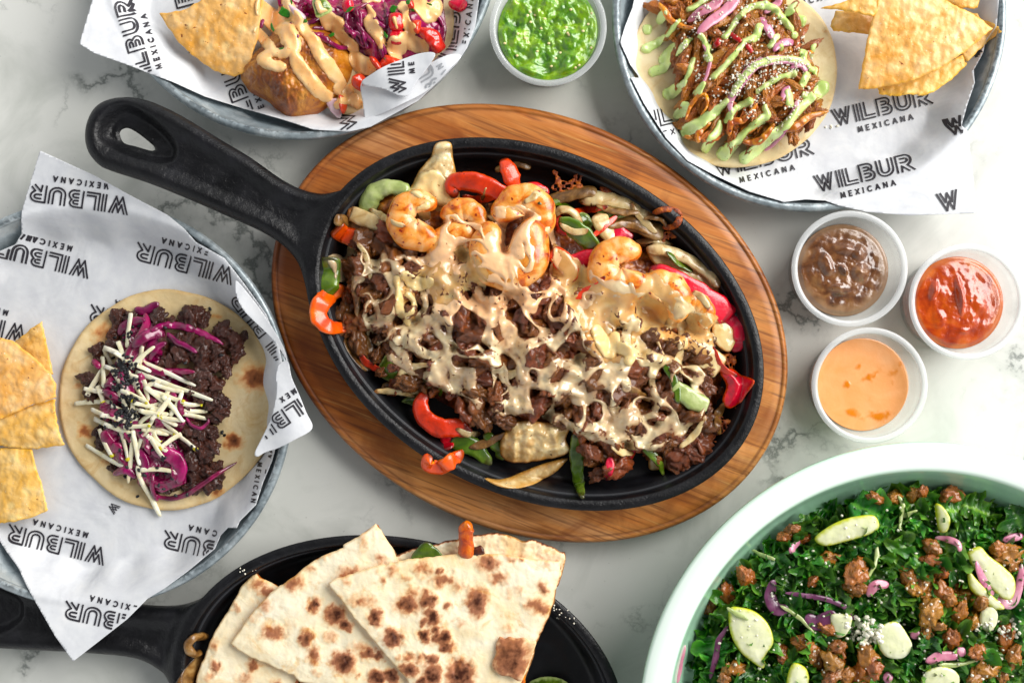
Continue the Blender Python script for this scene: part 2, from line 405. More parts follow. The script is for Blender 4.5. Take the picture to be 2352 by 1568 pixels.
def ovsdf(c, a, b, th):
    ct, st = math.cos(th), math.sin(th)
    def f(X, Y):
        x = (X - c[0]) * ct + (Y - c[1]) * st; y = -(X - c[0]) * st + (Y - c[1]) * ct
        r = np.sqrt((x / a) ** 2 + (y / b) ** 2) + 1e-9; g = np.sqrt((x / a ** 2) ** 2 + (y / b ** 2) ** 2) / r + 1e-9
        return (1 - r) / g            # positive inside
    R = max(a, b); f.box = (c[0] - R, c[1] - R, c[0] + R, c[1] + R); return f
def minus(sdf, other, gap=0.0):
    f = lambda X, Y: np.minimum(sdf(X, Y), -other(X, Y) - gap); f.box = sdf.box; return f
ps1 = ovsdf(SKC, SA, SB, ST)
def handle_build(root, outline, hole, basin, zf, pan, zr, trough=True, hz_=.04):
    o = minus(polysdf(cr([P(u, v, hz_) for u, v in outline], 6)), pan, -.0042)   # overlaps the lip by 4 mm
    hl = polysdf(cr([P(u, v, hz_) for u, v in hole], 5)) if hole else None
    bs = polysdf(cr([P(u, v, hz_) for u, v in basin], 6)) if basin else None
    oo = polysdf(cr([P(u, v, hz_) for u, v in outline], 6))
    def sdf(X, Y):
        d = o(X, Y)
        return np.minimum(d, -hl(X, Y)) if hl else d
    sdf.box = o.box
    def zt(x, y, d):
        do = oo(x, y); z = zf(x, y); tt = np.clip(do / .0055, 0, 1)
        z = z - .006 * (1 - np.sqrt(1 - (1 - tt) ** 2))
        if bs is not None: z = z - .0055 * sst(-.0015, .0045, bs(x, y))
        if hl: z = z - .0014 * (1 - sst(0, .0016, -hl(x, y)))
        far = -pan(x, y)
        if trough: z = z - .0026 * sst(.005, .013, do) * sst(.0, .014, far)
        z = z + fbm2(x, y, 260, 3) * .00025 * sst(.004, .007, do)
        lip = sst(.009, -.001, far)               # meets the lip flush
        return z * (1 - lip) + (zr + .0003) * lip
    return field('handle', sdf, zt, lambda x, y, d: zf(x, y) - .0088, .0007, M_iron, root)
handle_build(sk, h1, hole1, bas1, zfh, ps1, .038)

sk2 = empty('cast_iron_skillet', P(917, 1560, 0)); tag(sk2, 'black skillet of quesadilla wedges resting directly on the marble', 'skillet')
k2 = S * kz(.025); S2C = P(917, 1600, .025); S2A, S2B, S2T = 523 * k2, 364 * k2, -math.radians(12.2)
skillet_pan(sk2, S2C, S2A, S2B, S2T, .001, .026); ps2 = ovsdf(S2C, S2A, S2B, S2T)
h2 = [(640, 1330), (600, 1290), (560, 1300), (510, 1345), (455, 1382), (390, 1404), (300, 1402), (200, 1384), (100, 1360), (0, 1338), (-120, 1310), (-200, 1330), (-215, 1400), (-180, 1470), (-90, 1494), (0, 1503), (100, 1508), (200, 1514), (290, 1524), (345, 1548), (390, 1590), (430, 1660), (470, 1640), (540, 1500), (600, 1350)]
z2f = lambda x, y: .0250 - .004 * sst(-.12, -.20, x)
handle_build(sk2, h2, None, [(-150, 1350), (-60, 1340), (10, 1365), (35, 1400), (25, 1440), (-30, 1465), (-120, 1450), (-170, 1400)], z2f, ps2, .026, True, .027)

# ================================================================ galvanised trays and printed liners
def galv():
    t = NT('galvanised_steel'); s_ = t.n('ShaderNodeTexVoronoi'); s_.inputs['Scale'].default_value = 190; t.l(t.vec, s_.inputs['Vector'])
    c = t.ramp(t.noise(45, 6, .8, .65), [(.28, '#7b868c'), (.5, '#a3adb1'), (.72, '#c6cdcf')])
    bw = t.n('ShaderNodeRGBToBW'); t.l(s_.outputs['Color'], bw.inputs[0]); c = t.mix(.3, c, bw.outputs[0], 'SOFT_LIGHT')
    c = t.mix(t.math('MULTIPLY', t.attr('m'), t.ramp(t.noise(330, 4, .5), [(.42, 0.), (.56, 1.)])), c, '#2a3036')
    return t.out(c, t.ramp(t.noise(90, 4), [(.3, .28), (.7, .48)]), t.bump(t.noise(240, 4, .3), .00018), metal=.4)
M_galv = galv()
TRH = .024
def tray(c, r, label, seam=None):
    k = S * kz(TRH); C = P(c[0], c[1], TRH); Rr = r * k
    e = empty('metal_tray', (C[0], C[1], 0)); tag(e, label, 'tray', 'galvanised round serving trays')
    lathe('tray_body', [(.016, .0004), (.012, .0008), (.0028, TRH - .002), (.0030, TRH - .001), (.0036, TRH - .002), (.0125, .0022), (.018, .0016), (.06, .0016), (.2, .0016)], Rr, Rr, 0, C, M_galv, e, 160, attrs=[0] * 9)
    a = np.arange(12) / 12 * 2 * np.pi
    lathe('rolled_rim', [(.0018 - .0024 * math.cos(q), TRH - .0010 + .0024 * math.sin(q)) for q in a[::-1]], Rr, Rr, 0, C, M_galv, e, 200, closed=True, attrs=[.25, .25, .7, .7, .25, .25, .25, .7, .25, .25, .25, .25])
    if seam is not None:
        q = math.radians(seam); pts = [(C[0] + (Rr - .0018) * math.cos(q + j * .006), C[1] + (Rr - .0018) * math.sin(q + j * .006), TRH - .0012) for j in range(-2, 3)]
        V, F, m = sweep(pts, .00235, n=12); solid('rim_seam', V, F, M_galv, e)
    return C, Rr, e
T1C, T1R, T1 = tray((685, -143), 462, 'round galvanised tray holding the battered fish taco', -26)
T2C, T2R, T2 = tray((1859, 33), 451, 'round galvanised tray holding the pulled chicken taco with green sauce', 207)
T3C, T3R, T3 = tray((202, 926), 467, 'round galvanised tray holding the dark beef taco', -45)

def paper_mat():
    t = NT('greaseproof_paper'); c = t.ramp(t.noise(70, 6, .3, .65), [(.3, '#c9cbd0'), (.55, '#d6d8db'), (.8, '#e2e2e2')])
    nb = t.bump(t.noise(26, 3, .8), .0016); return t.out(c, .55, t.bump(t.noise(700, 3), .00004, nb), spec=.35)
M_paper = paper_mat()
M_paper2 = M_paper
_ti = NT('printed_ink'); M_ink = _ti.out('#25222a', .55)
_ti = NT('ink_seen_through_paper'); M_ink2 = _ti.out('#9b9ea3', .6)

# lettering of the liner print: strokes in cap heights
def arc(cx, cy, rx, ry, a0, a1, n=6): return [(cx + rx * math.cos(math.radians(a0 + (a1 - a0) * i / n)), cy + ry * math.sin(math.radians(a0 + (a1 - a0) * i / n))) for i in range(n + 1)]
GL = {
 'W': (1.16, [[(0, 1), (.38, 0), (.56, .48), (.76, 0), (1.1, 1)], [(.2, 1), (.4, .46), (.56, .95), (.74, .42), (.9, 1)]]),
 'I': (.20, [[(0, 0), (0, 1)], [(.2, 0), (.2, 1)]]),
 'L': (.66, [[(0, 1), (0, 0), (.64, 0)], [(.19, 1), (.19, .19), (.64, .19)]]),
 'B': (.72, [[(0, 0), (0, 1)] + arc(.38, .76, .25, .24, 90, -50) + arc(.46, .28, .24, .28, 45, -90) + [(.22, 0)], [(.22, .8)] + arc(.38, .7, .09, .1, 90, -90, 4) + [(.22, .6)], [(.22, .42)] + arc(.42, .31, .1, .11, 90, -90, 4) + [(.22, .2)]]),
 'U': (.78, [[(0, 1)] + arc(.38, .38, .38, .38, 180, 360, 8) + [(.76, 1)], [(.19, 1)] + arc(.38, .38, .19, .19, 180, 360, 6) + [(.57, 1)]]),
 'R': (.80, [[(0, 0), (0, 1)] + arc(.42, .68, .3, .32, 90, -60) + [(.52, .36), (.82, 0)], [(.21, .8)] + arc(.42, .68, .12, .12, 90, -90, 4) + [(.21, .56)], [(.21, 0), (.24, .36), (.56, 0)]]),
}
GS = {
 'M': (.9, [[(0, 0), (.1, 1), (.42, .1), (.74, 1), (.84, 0)]]), 'E': (.55, [[(.5, 0), (0, 0), (0, 1), (.5, 1)], [(0, .5), (.42, .5)]]),
 'X': (.7, [[(0, 0), (.66, 1)], [(0, 1), (.66, 0)]]), 'I': (.1, [[(0, 0), (0, 1)]]), 'C': (.85, [arc(.48, .5, .46, .5, 50, 310, 9)]),
 'A': (.85, [[(0, 0), (.4, 1), (.8, 0)], [(.16, .35), (.64, .35)]]), 'N': (.75, [[(0, 0), (0, 1), (.68, 0), (.68, 1)]]),
}
def word_strokes(small=True, big=True):
    out = []; x = 0
    if big:
        for ch in 'WILBUR':
            wdt, st = GL[ch]; kx = {'L': 1.2, 'B': 1.22, 'U': 1.26, 'R': 1.26}.get(ch, 1); wdt *= kx; st = [[(a * kx, b) for a, b in q] for q in st]; out += [([(x + a, b) for a, b in s], .105) for s in st]; x += wdt + .20
    wl = 6.0; x = 1.33; h = .30
    if small:
        for ch in 'MEXICANA':
            wdt, st = GS[ch]; out += [([(x + a * h, -.66 + b * h) for a, b in s], .082) for s in st]; x += wdt * h + .245
    return out, wl
def text_on(cx, cy, ang, cap=38.0, cover=None, zf=None, clip=None, mat=None, parent=None, only=None, mirror=False):
    """cx, cy centre of the big word, ang degrees (screen, clockwise)"""
    st, wl = word_strokes()
    if only == 'W': st = [s for s in st[:2]]; wl = 1.1
    ca, sa = math.cos(math.radians(ang)), math.sin(math.radians(ang)); Vs = []; Fs = []
    sg = []
    for pts, wd in st:              # break each stroke at its sharp corners
        run = [pts[0]]
        for k in range(1, len(pts)):
            run.append(pts[k])
            if k < len(pts) - 1:
                d1 = math.atan2(pts[k][1] - pts[k - 1][1], pts[k][0] - pts[k - 1][0]); d2 = math.atan2(pts[k + 1][1] - pts[k][1], pts[k + 1][0] - pts[k][0])
                if abs((d2 - d1 + math.pi) % (2 * math.pi) - math.pi) > .8: sg.append((run, wd)); run = [pts[k]]
        sg.append((run, wd))
    for ns, (pts, wd) in enumerate(sg):
        Q = [];
        for (a, b), (c, d) in zip(pts[:-1], pts[1:]):
            n = max(1, int(math.hypot(c - a, d - b) * cap * S / .0016)); Q += [(a + (c - a) * i / n, b + (d - b) * i / n) for i in range(n)]
        Q.append(pts[-1]); Q = np.array(Q, float)
        lx = (Q[:, 0] - wl / 2) * (-1 if mirror else 1) * cap; ly = -(Q[:, 1] - .5) * cap
        U = cx + lx * ca - ly * sa; V = cy + lx * sa + ly * ca
        z = np.full(len(U), .01)
        for _ in range(4):
            k = S * (H - z) / H; X, Y = (U - CU) * k, (CV - V) * k; z = zf(X, Y)
        T = np.c_[np.gradient(X), np.gradient(Y)]; T /= np.linalg.norm(T, axis=1)[:, None] + 1e-9
        hw = wd * cap * S / 2 * .97
        X[0] -= T[0, 0] * hw * .7; Y[0] -= T[0, 1] * hw * .7; X[-1] += T[-1, 0] * hw * .7; Y[-1] += T[-1, 1] * hw * .7
        Nn = np.c_[-T[:, 1], T[:, 0]] * hw; ok = clip(X, Y) > .0006
        b0 = len(Vs)
        for i in range(len(X)):
            for s in (1, -1):
                x, y = X[i] + Nn[i, 0] * s, Y[i] + Nn[i, 1] * s; Vs.append((x, y, (ns % 3) * .00004))
        for i in range(len(X) - 1):
            if ok[i] and ok[i + 1]: Fs.append((b0 + 2 * i, b0 + 2 * i + 1, b0 + 2 * i + 3, b0 + 2 * i + 2))
    if not Fs: return None
    A = np.array(Vs); return A, Fs
def print_group(parent, words, zf, clip, mat, name='printed_lettering', off=.00042):
    allp = []
    for wv in words:
        kw = {}
        if len(wv) > 4: kw['only'] = wv[4]
        r = text_on(wv[0], wv[1], wv[2], wv[3] if len(wv) > 3 and wv[3] else 38, zf=zf, clip=clip, **kw)
        if r: allp.append(r)
    if not allp: return
    A, F = join([(a, f) for a, f in allp]); V = np.c_[A[:, :2], zf(A[:, 0], A[:, 1]) + off + A[:, 2]]
    use = sorted({i for f in F for i in f}); mp = {u: i for i, u in enumerate(use)}
    o = solid(name, V[use], [tuple(mp[i] for i in f)[::-1] for f in F], mat, parent, False, lay=False); o['kind'] = 'stuff'
def tray_paper(C, Rr, seed, wall=.020, lift=.0012, over=.25):
    def z(X, Y):
        X = np.asarray(X, float); r = np.hypot(X - C[0], Y - C[1]); sh = X.shape
        ang = np.arctan2(Y - C[1], X - C[0]); ru = .0022 * np.sin(ang * 9 + seed) + .0012 * np.sin(ang * 23 + seed * 2)
        t = sst(Rr - wall - .004 + ru * 1.4, Rr - .0025, r)
        zz = .0028 + t * (TRH - .0028 + .0016) + np.clip(r - Rr, 0, None) * over
        return zz + .0008 * fbm2(X, Y, 22, 3, seed) * (1 - t * .5) + .0006
    return z
def outline_on(pts, zf, n=8, closed=True):
    out = []
    for q in pts:
        u, v = q[0], q[1]; z = .01
        for _ in range(6): x, y, _z = P(u, v, z); z = float(zf(np.array([x]), np.array([y]))[0])
        out.append((x, y))
    return cr(out, n) if n > 1 else np.array(out)
def sharp(pts, zf, step=10):        # straight-edged outline with true corners
    o = []
    for a, b in zip(pts, pts[1:] + pts[:1]):
        n = max(1, int(math.hypot(b[0] - a[0], b[1] - a[1]) / step)); o += [(a[0] + (b[0] - a[0]) * i / n, a[1] + (b[1] - a[1]) * i / n) for i in range(n)]
    return outline_on(o, zf, 1)
zp1, zp2, zp3 = tray_paper(T1C, T1R, 1, .016, over=.35), tray_paper(T2C, T2R, 2.3, .016, over=-.12), tray_paper(T3C, T3R, 4.1, .018, over=.3)
def paper(name, pts, zf, label, words, smooth_n=None):
    s = polysdf(sharp(pts, zf) if not smooth_n else outline_on(pts, zf, smooth_n))
    o = field(name, s, lambda x, y, d: zf(x, y), lambda x, y, d: zf(x, y) - .00012, .0011, M_paper)
    tag(o, label, 'paper', 'printed greaseproof liners'); print_group(o, words, zf, s, M_ink)
    return o, s
# liner of the fish taco tray
pp1, ss1 = paper('paper_liner', [(230, -60), (182, 101), (215, 122), (300, 152), (345, 170), (400, 190), (470, 222), (560, 250), (640, 272), (720, 298), (800, 303), (850, 292), (905, 262), (960, 232), (1010, 185), (1050, 145), (1073, 110), (1092, 60), (1100, 0), (1100, -60)],
    zp1, 'white printed liner paper under the battered fish taco', [(312, 108, -106.5), (549, 221, -111), (775, 190, -105), (1036, 52, -83), (424, 6, -105)])
# liner of the chicken taco tray
pp2, ss2 = paper('paper_liner', [(1470, -60), (1452, 20), (1436, 60), (1424, 98), (1448, 150), (1470, 180), (1448, 178), (1480, 240), (1530, 318), (1580, 370), (1640, 402), (1720, 440), (1800, 464), (1850, 458), (1895, 461), (1925, 472), (1990, 487), (2090, 495), (2240, 490), (2235, 400), (2222, 300), (2208, 290), (2222, 240), (2240, 190), (2238, 160), (2260, 120), (2290, 60), (2298, -60)],
    zp2, 'white printed liner paper under the pulled chicken taco', [(2024, 246, -13.4), (1984, 397, -13.4), (1752, 362, -13.4), (2178, 462, -13.4, 42, 'W'), (2196, 288, -13.4, 40, 'W'), (2256, 121, -13.4, 40, 'W'), (1560, 260, -13.4), (1850, -35, -13.4)])
# liner of the beef taco tray
pp3, ss3 = paper('paper_liner', [(92, 346), (219, 404), (300, 449), (384, 493), (422, 524), (450, 556), (516, 593), (560, 650), (612, 722), (642, 800), (655, 870), (652, 960), (625, 1058), (604, 1108), (588, 1159), (551, 1196), (544, 1212), (524, 1211), (507, 1229), (493, 1260), (457, 1290), (433, 1310), (379, 1350), (339, 1374), (292, 1421), (168, 1518), (127, 1461), (77, 1374), (34, 1296), (0, 1243), (-60, 1150), (-60, 620), (0, 576), (34, 562), (47, 537), (50, 484)],
    zp3, 'white printed liner paper under the dark beef taco', [(182, 458, 188.3), (95, 594, 193.5), (425, 606, 195), (-52, 742, 193), (131, 1250, 194), (489, 1262, 193), (262, 1424, 193), (318, 748, 195), (603, 690 + 70, 232, 34), (620, 1120, 100, 32), (262, 1165, 130, 20, 'W')])
# the corners of the liners that curl back over the rim
def flap(parent, pts, z0, z1, dirv, mat=M_paper, words=(), curl=.004, ink=None, name='folded_corner', wave=.0012):
    A = np.array([P(u, v, (z0 + z1) / 2)[:2] for u, v in pts]); dn = np.array(dirv, float); dn /= np.linalg.norm(dn); pr = A @ dn; a, b = pr.min(), pr.max()
    zf = lambda X, Y: z0 + (z1 - z0) * np.clip((np.asarray(X) * dn[0] + np.asarray(Y) * dn[1] - a) / (b - a), 0, 1) + curl * np.sin(np.pi * np.clip((np.asarray(X) * dn[0] + np.asarray(Y) * dn[1] - a) / (b - a), 0, 1)) + wave * np.sin(np.asarray(X) * 160 + np.asarray(Y) * 90)
    s = polysdf(cr(A, 5) if len(pts) > 6 else A)
    o = field(name, s, lambda x, y, d: zf(x, y), lambda x, y, d: zf(x, y) - .00012, .0009, mat, parent)
    if words: print_group(o, words, zf, s, ink or M_ink)
    return o
# folded corners
flap(pp1, [(1010, 200), (1075, 215-60), (1146-40, 140), (1040, 128), (1012, 122)], .030, .030, (1, 0)) if False else None
f1 = flap(pp1, [(829, 190), (832, 232), (840, 277), (860, 268), (905, 252), (960, 224), (1005, 192), (1040, 155), (1060, 130), (1035, 128), (985, 150), (930, 172), (870, 190)], .0255, .0275, (1, 0), curl=.003, words=[(1000, 205, -120, 36)], ink=M_ink2)
f2 = flap(pp1, [(829, 189), (860, 168), (905, 146), (960, 126), (1000, 126), (985, 155), (958, 188), (932, 223), (880, 205)], .030, .0335, (1, 1), curl=.002, words=[(905, 112, -96, 36)])
f3 = flap(pp3, [(542, 644), (543, 675), (556, 705), (575, 728), (600, 752), (625, 778), (648, 812), (660, 838), (652, 800), (632, 762), (605, 720), (575, 680)], .026, .0275, (0, 1), curl=.0015)
f4 = flap(pp3, [(660, 830), (670, 866), (688, 905), (704, 945), (718, 983), (680, 1008), (640, 1028), (610, 1038), (592, 1048), (586, 1038), (604, 1000), (626, 955), (636, 905), (634, 860), (640, 836)], .0275, .030, (1, -.5), curl=.002, words=[(650, 960, 146, 36)])
f5 = flap(pp3, [(95, 347), (150, 372), (219, 405), (300, 449), (384, 493), (330, 540), (250, 560), (160, 560), (80, 570), (36, 562), (47, 537), (50, 484), (70, 420)], .034, .027, (.3, -1), curl=.001) if False else None
# ================================================================ FOOD: materials
M_beef = food('browned_beef', [(.28, '#3c1a0b'), (.44, '#72391b'), (.6, '#9c5d33'), (.78, '#c28f60')], 190, 7, .5, .34, ((900, .0004), (300, .0006)), .38, .012, coat=.5, coatr=.14)
M_beefd = food('glazed_dark_beef', [(.28, '#1d0804'), (.48, '#421a0d'), (.64, '#69331c'), (.82, '#915536')], 190, 7, .5, .3, ((800, .0003), (300, .0005)), .25, coat=.5, coatr=.14)
M_cheese = food('melted_cheese', [(.3, '#bb9d80'), (.48, '#d3bd9b'), (.66, '#e5d6b4'), (.82, '#f0e5ca')], 75, 6, .6, .24, ((160, .0005),), 0, m='#f0d9a8', m2='#efc49c', th='#94684a', specks=(520, .72, '#7b5640'), sss=.15, sssr=(.004, .003, .002), ssss=1.0, coat=.9, coatr=.07)
M_cream = food('cream_cheese_melt', [(.3, '#dcb981'), (.5, '#ecd3a2'), (.8, '#f5e4bd')], 60, 6, .7, .25, ((200, .0003),), .05, m='#e8ac74', th='#b5814f', specks=(520, .70, '#a06a3c'), sss=.3, sssr=(.004, .003, .002), ssss=1.0, coat=.6, coatr=.1)
M_shrimp = food('seared_shrimp', [(.29, '#943f18'), (.39, '#c86c30'), (.50, '#e49a58'), (.64, '#f1ba84'), (.82, '#f7d4ae')], 105, 6, .8, .3, ((300, .0004),), .08, m='#f6d2a2', specks=(260, .66, '#86280c'), sss=.25, sssr=(.005, .002, .001), ssss=1.0, coat=.5, coatr=.12)
M_redp = food('red_pepper_skin', [(.3, '#9a0d06'), (.5, '#cf1c0e'), (.68, '#e23a1c'), (.85, '#ea6a3c')], 75, 5, .6, .3, ((160, .0005), (600, .0002)), .1, .012, m='#f0702a', m2='#5a1608', specks=(380, .70, '#3a0d05'), sss=.1, sssr=(.003, .0008, .0004), ssss=1.0, coat=.5, coatr=.12)
M_orap = food('orange_red_pepper_flesh', [(.3, '#d23a0d'), (.55, '#ea5a1a'), (.8, '#f28a3c')], 80, 4, .3, .3, ((300, .0003),), .08, .01, m='#f3a04e', m2='#8a3410', specks=(420, .70, '#54200b'), coat=.5, coatr=.12)
M_grep = food('green_pepper', [(.3, '#2c4416'), (.5, '#566c2a'), (.7, '#81924a'), (.85, '#aeb478')], 70, 5, .5, .26, ((200, .0004),), .15, .01, m='#b9c98a', m2='#3a3510', specks=(400, .70, '#2c3310'), coat=.6, coatr=.1, sss=.1, sssr=(.001, .003, .001), ssss=1.0)
M_pgre = food('pale_green_pepper_flesh', [(.3, '#86965a'), (.5, '#abb680'), (.8, '#d4d5b0')], 90, 5, .5, .28, ((300, .0004),), .1, m='#7da23c', coat=.6, coatr=.12)
M_onion = food('fried_onion', [(.3, '#a88555'), (.46, '#cdb489'), (.62, '#e2d2ab'), (.8, '#efe6cb')], 80, 6, .8, .28, ((260, .0004),), .12, m='#b98a52', m2='#7a4a1c', specks=(380, .69, '#4e2d12'), sss=.3, sssr=(.005, .004, .003), ssss=1.0, coat=.6, coatr=.12)
M_oniond = food('charred_onion', [(.3, '#3a2412'), (.5, '#7c5a36'), (.7, '#a98a60'), (.85, '#c6ad83')], 120, 6, .8, .34, ((400, .0004),), .15, m='#21130a', coat=.5, coatr=.2)
M_crisp = food('browned_cheese_lace', [(.3, '#3c1607'), (.5, '#8a4215'), (.7, '#c3732f')], 420, 4, .2, .5, ((900, .0006),), .1)

# ---------------------------------------------------------------- lumps that share mesh data
def lumps(name, n, mat, rough=.36, fine=.10, ridge=0.0, sub=4, seed=0, shape=(1, .8, .7)):
    out = []; V0, F0 = ico(sub)
    for i in range(n):
        s = seed * 50 + i * 3.1
        r = 1 + rough * fbm(V0, 1.1, 2, s) * 1.6 + fine * fbm(V0, 4.2, 3, s + 1) * 1.8
        if ridge: r += ridge * (np.abs(fbm(V0, 2.6, 2, s + 2)) * 2.2 - .5)
        V = V0 * r[:, None] * np.array(shape) * (1 + .25 * (np.random.default_rng(i + seed).random(3) - .5))
        out.append((mkmesh(name, V, F0, mat), (V, F0)))
    return out
def scatter_poly(poly, spacing, seed=1, dens=None, maxn=9999):
    """positions at least `spacing` apart inside a layout polygon"""
    s = polysdf(poly); x0, y0, x1, y1 = s.box; g = np.random.default_rng(seed); pts = []
    for _ in range(int((x1 - x0) * (y1 - y0) / spacing ** 2 * 9)):
        p = (g.uniform(x0, x1), g.uniform(y0, y1))
        if s(np.array([p[0]]), np.array([p[1]]))[0] < 0: continue
        if dens and g.random() > dens(*p): continue
        if all((p[0] - q[0]) ** 2 + (p[1] - q[1]) ** 2 > spacing ** 2 for q in pts): pts.append(p)
        if len(pts) >= maxn: break
    return pts
def strip(name, pts, wid, thk, mat, hs=None, off=.0, label=None, cat=None, group=None, parent=None, sq=2.6, n=10, roll=0., steps=7, tap=(.35, .35), smooth=2, wob=.0, lay=True, sub=8, sink=0.0):
    """a soft strand of food laid over what is already there; pts in layout px (optionally with extra height mm), wid/thk half sizes in px"""
    q = cr([(p[0], p[1], p[2] if len(p) > 2 else 0) for p in pts], steps, False); L = len(q)
    if mat in (M_redp, M_orap, M_grep): thk = thk * .6; sq = max(sq, 3.4)
    if hs is not None: Z = np.interp(np.linspace(0, 1, L), np.linspace(0, 1, len(hs)), hs) * .001
    else:
        Z = np.array([hit(u, v)[2] for u, v, _ in q]) + thk * S
        for _ in range(smooth): Z = np.maximum(Z - .0004, np.convolve(np.pad(Z, 3, mode='edge'), np.ones(7) / 7, 'valid'))
        Z = Z + off - sink
    Z = Z + q[:, 2] * .001
    if hs is not None: Z = np.array([max(Z[i], float(bilin(HPAN, *P(q[i, 0], q[i, 1], Z[i])[:2])) + thk * S * .9) for i in range(L)])
    X = np.array([P(q[i, 0], q[i, 1], Z[i]) for i in range(L)])
    if wob: X[:, 2] += wob * np.sin(np.arange(L) * 1.3)
    k = taper(L, *tap); wv = np.interp(np.linspace(0, 1, L), np.linspace(0, 1, len(wid)), wid) if hasattr(wid, '__len__') else wid
    rn = 1 + .025 * np.sin(np.arange(L) * .9 + X[0, 0] * 900)
    V, F, m = sweep(X, wv * S * k * rn, thk * S * k, n, sq, roll=roll)
    amp = .0006 if mat in (M_redp, M_orap, M_grep, M_pgre, M_onion, M_oniond) else .0003
    V = V + amp * np.c_[fbm(V, 180, 2, 1), fbm(V, 180, 2, 2), fbm(V, 180, 2, 3)]
    ti = np.r_[np.repeat(np.linspace(0, 1, L), n), 0, 1]; ed = sst(.16, .0, np.minimum(ti, 1 - ti) + .10 * fbm(V, 300, 3, 6)) * .85
    o = solid(name, V, F, mat, parent, attrs={'m': m, 'm2': ed}, lay=lay)
    return tag(o, label, cat, group)
def slab(name, pts, z0, z1, mat, thick=.0016, bulge=.001, label=None, cat=None, group=None, tilt=None, res=.0006, nz=.0004, edge='m', curv=0., parent=None, sm=5, zfun=None, edgew=.0014, seed=0, extra=None, sharpc=False):
    """a flat piece with an outline; rises from z0 to z1 along direction tilt; attribute m marks its edge"""
    zm = (z0 + z1) / 2; A = np.array([P(p[0], p[1], zm)[:2] for p in pts]); out = cr(A, sm) if not sharpc else A
    s = polysdf(out); dn = np.array(tilt or (1, 0), float); dn /= np.linalg.norm(dn); pr = A @ dn; a, b = pr.min(), pr.max()
    def mid(x, y):
        t = np.clip((x * dn[0] + y * dn[1] - a) / (b - a + 1e-9), 0, 1); z = z0 + (z1 - z0) * t + curv * 4 * t * (1 - t)
        if zfun: z = z + zfun(x, y)
        z = z + nz * fbm2(x, y, 180, 3, seed)
        return np.maximum(z, bilin(HPAN, x, y) + thick * .6)
    def zt(x, y, d):
        e = np.clip(d / max(thick * .5, .0004), 0, 1); return mid(x, y) + bulge * sst(0, .006, d) - thick * .5 * (1 - np.sqrt(1 - (1 - e) ** 2))
    at = {edge: lambda x, y, d: 1 - sst(0, edgew, d + .0007 * fbm2(x, y, 500, 2, seed))}
    if extra: at.update(extra)
    o = field(name, s, zt, lambda x, y, d: mid(x, y) - thick * .5 - thick * .5 * sst(0, thick, d), res, mat, parent, at)
    return tag(o, label, cat, group)
def drizzle(name, strokes, mat, thick=.0022, sig=.0012, res=.0005, label=None, cat=None, group=None, kind=None, lift=.0, fat=1.0, under=.0012, edge_w=.0030):
    """poured sauce: smooth union of round strokes laid over the blurred surface below; strokes in layout px with radius"""
    segs = []
    for st in strokes:
        st = [tuple(p) for p in st]
        W = []
        for p in (cr(st, 4, False) if len(st) > 2 else st):
            x, y, z = hit(p[0], p[1]); W.append((x, y, p[2] * S * (H - z) / H * fat))
        if len(W) == 1: W = W * 2
        segs += list(zip(W[:-1], W[1:]))
    R_m = max(max(a[2], b[2]) for a, b in segs); xs = [q[0] for s in segs for q in s]; ys = [q[1] for s in segs for q in s]
    def sdf(X, Y):
        D = np.full(X.shape, -1.0)
        nzs = .0005 * fbm2(X, Y, 260, 2, 3)
        for a, b in segs:
            ex, ey = b[0] - a[0], b[1] - a[1]; L = ex * ex + ey * ey + 1e-12
            t = np.clip(((X - a[0]) * ex + (Y - a[1]) * ey) / L, 0, 1)
            d = a[2] + (b[2] - a[2]) * t - np.hypot(X - a[0] - t * ex, Y - a[1] - t * ey)
            D = np.maximum(D, d)
        return D + nzs
    sdf.box = (min(xs) - R_m - .001, min(ys) - R_m - .001, max(xs) + R_m + .001, max(ys) + R_m + .001)
    B = blur(HB, sig)
    def prof(d): t = np.clip(d / edge_w, 0, 1); return np.sqrt(1 - (1 - t) ** 2)
    zt = lambda x, y, d: bilin(B, x, y) - .0004 + lift + thick * prof(d) * (1 + .22 * fbm2(x, y, 130, 2, 9))
    o = field(name, sdf, zt, lambda x, y, d: bilin(B, x, y) - under, res, mat)
    return tag(o, label, cat, group, kind)

# ================================================================ FOOD: the steak and shrimp in the central skillet
FL = .0172
HPAN = blur(HB, .0008)
FC = P(1240, 745, .03); FT = -math.radians(27)
def mound(x, y):
    ct, st = math.cos(FT), math.sin(FT); a = (x - FC[0]) * ct + (y - FC[1]) * st; b = -(x - FC[0]) * st + (y - FC[1]) * ct
    r2 = (a / .121) ** 2 + (b / .086) ** 2; return FL + .0215 * np.clip(1 - r2, 0, 1) ** .75
beef_poly = [(822, 528), (980, 540), (1010, 600), (1080, 645), (1140, 660), (1290, 640), (1335, 668), (1400, 655), (1480, 760), (1620, 790), (1650, 850), (1640, 920), (1610, 1000), (1640, 1070), (1570, 1080), (1440, 1030), (1420, 1080), (1345, 1100), (1335, 975), (1270, 950), (1205, 950), (1160, 985), (1120, 985), (1080, 955), (1010, 905), (900, 895), (830, 810), (790, 745), (795, 640)]
bed_poly = [(800, 560), (870, 500), (960, 440), (1060, 450), (1200, 455), (1300, 470), (1420, 520), (1560, 600), (1650, 690), (1690, 800), (1690, 900), (1640, 1000), (1560, 1060), (1450, 1050), (1330, 1000), (1230, 990), (1120, 980), (1000, 930), (900, 870), (810, 790), (775, 690)]
def w2(pts, z): return [P(u, v, z)[:2] for u, v in pts]
bs_ = polysdf(cr(w2(bed_poly, .03), 5))
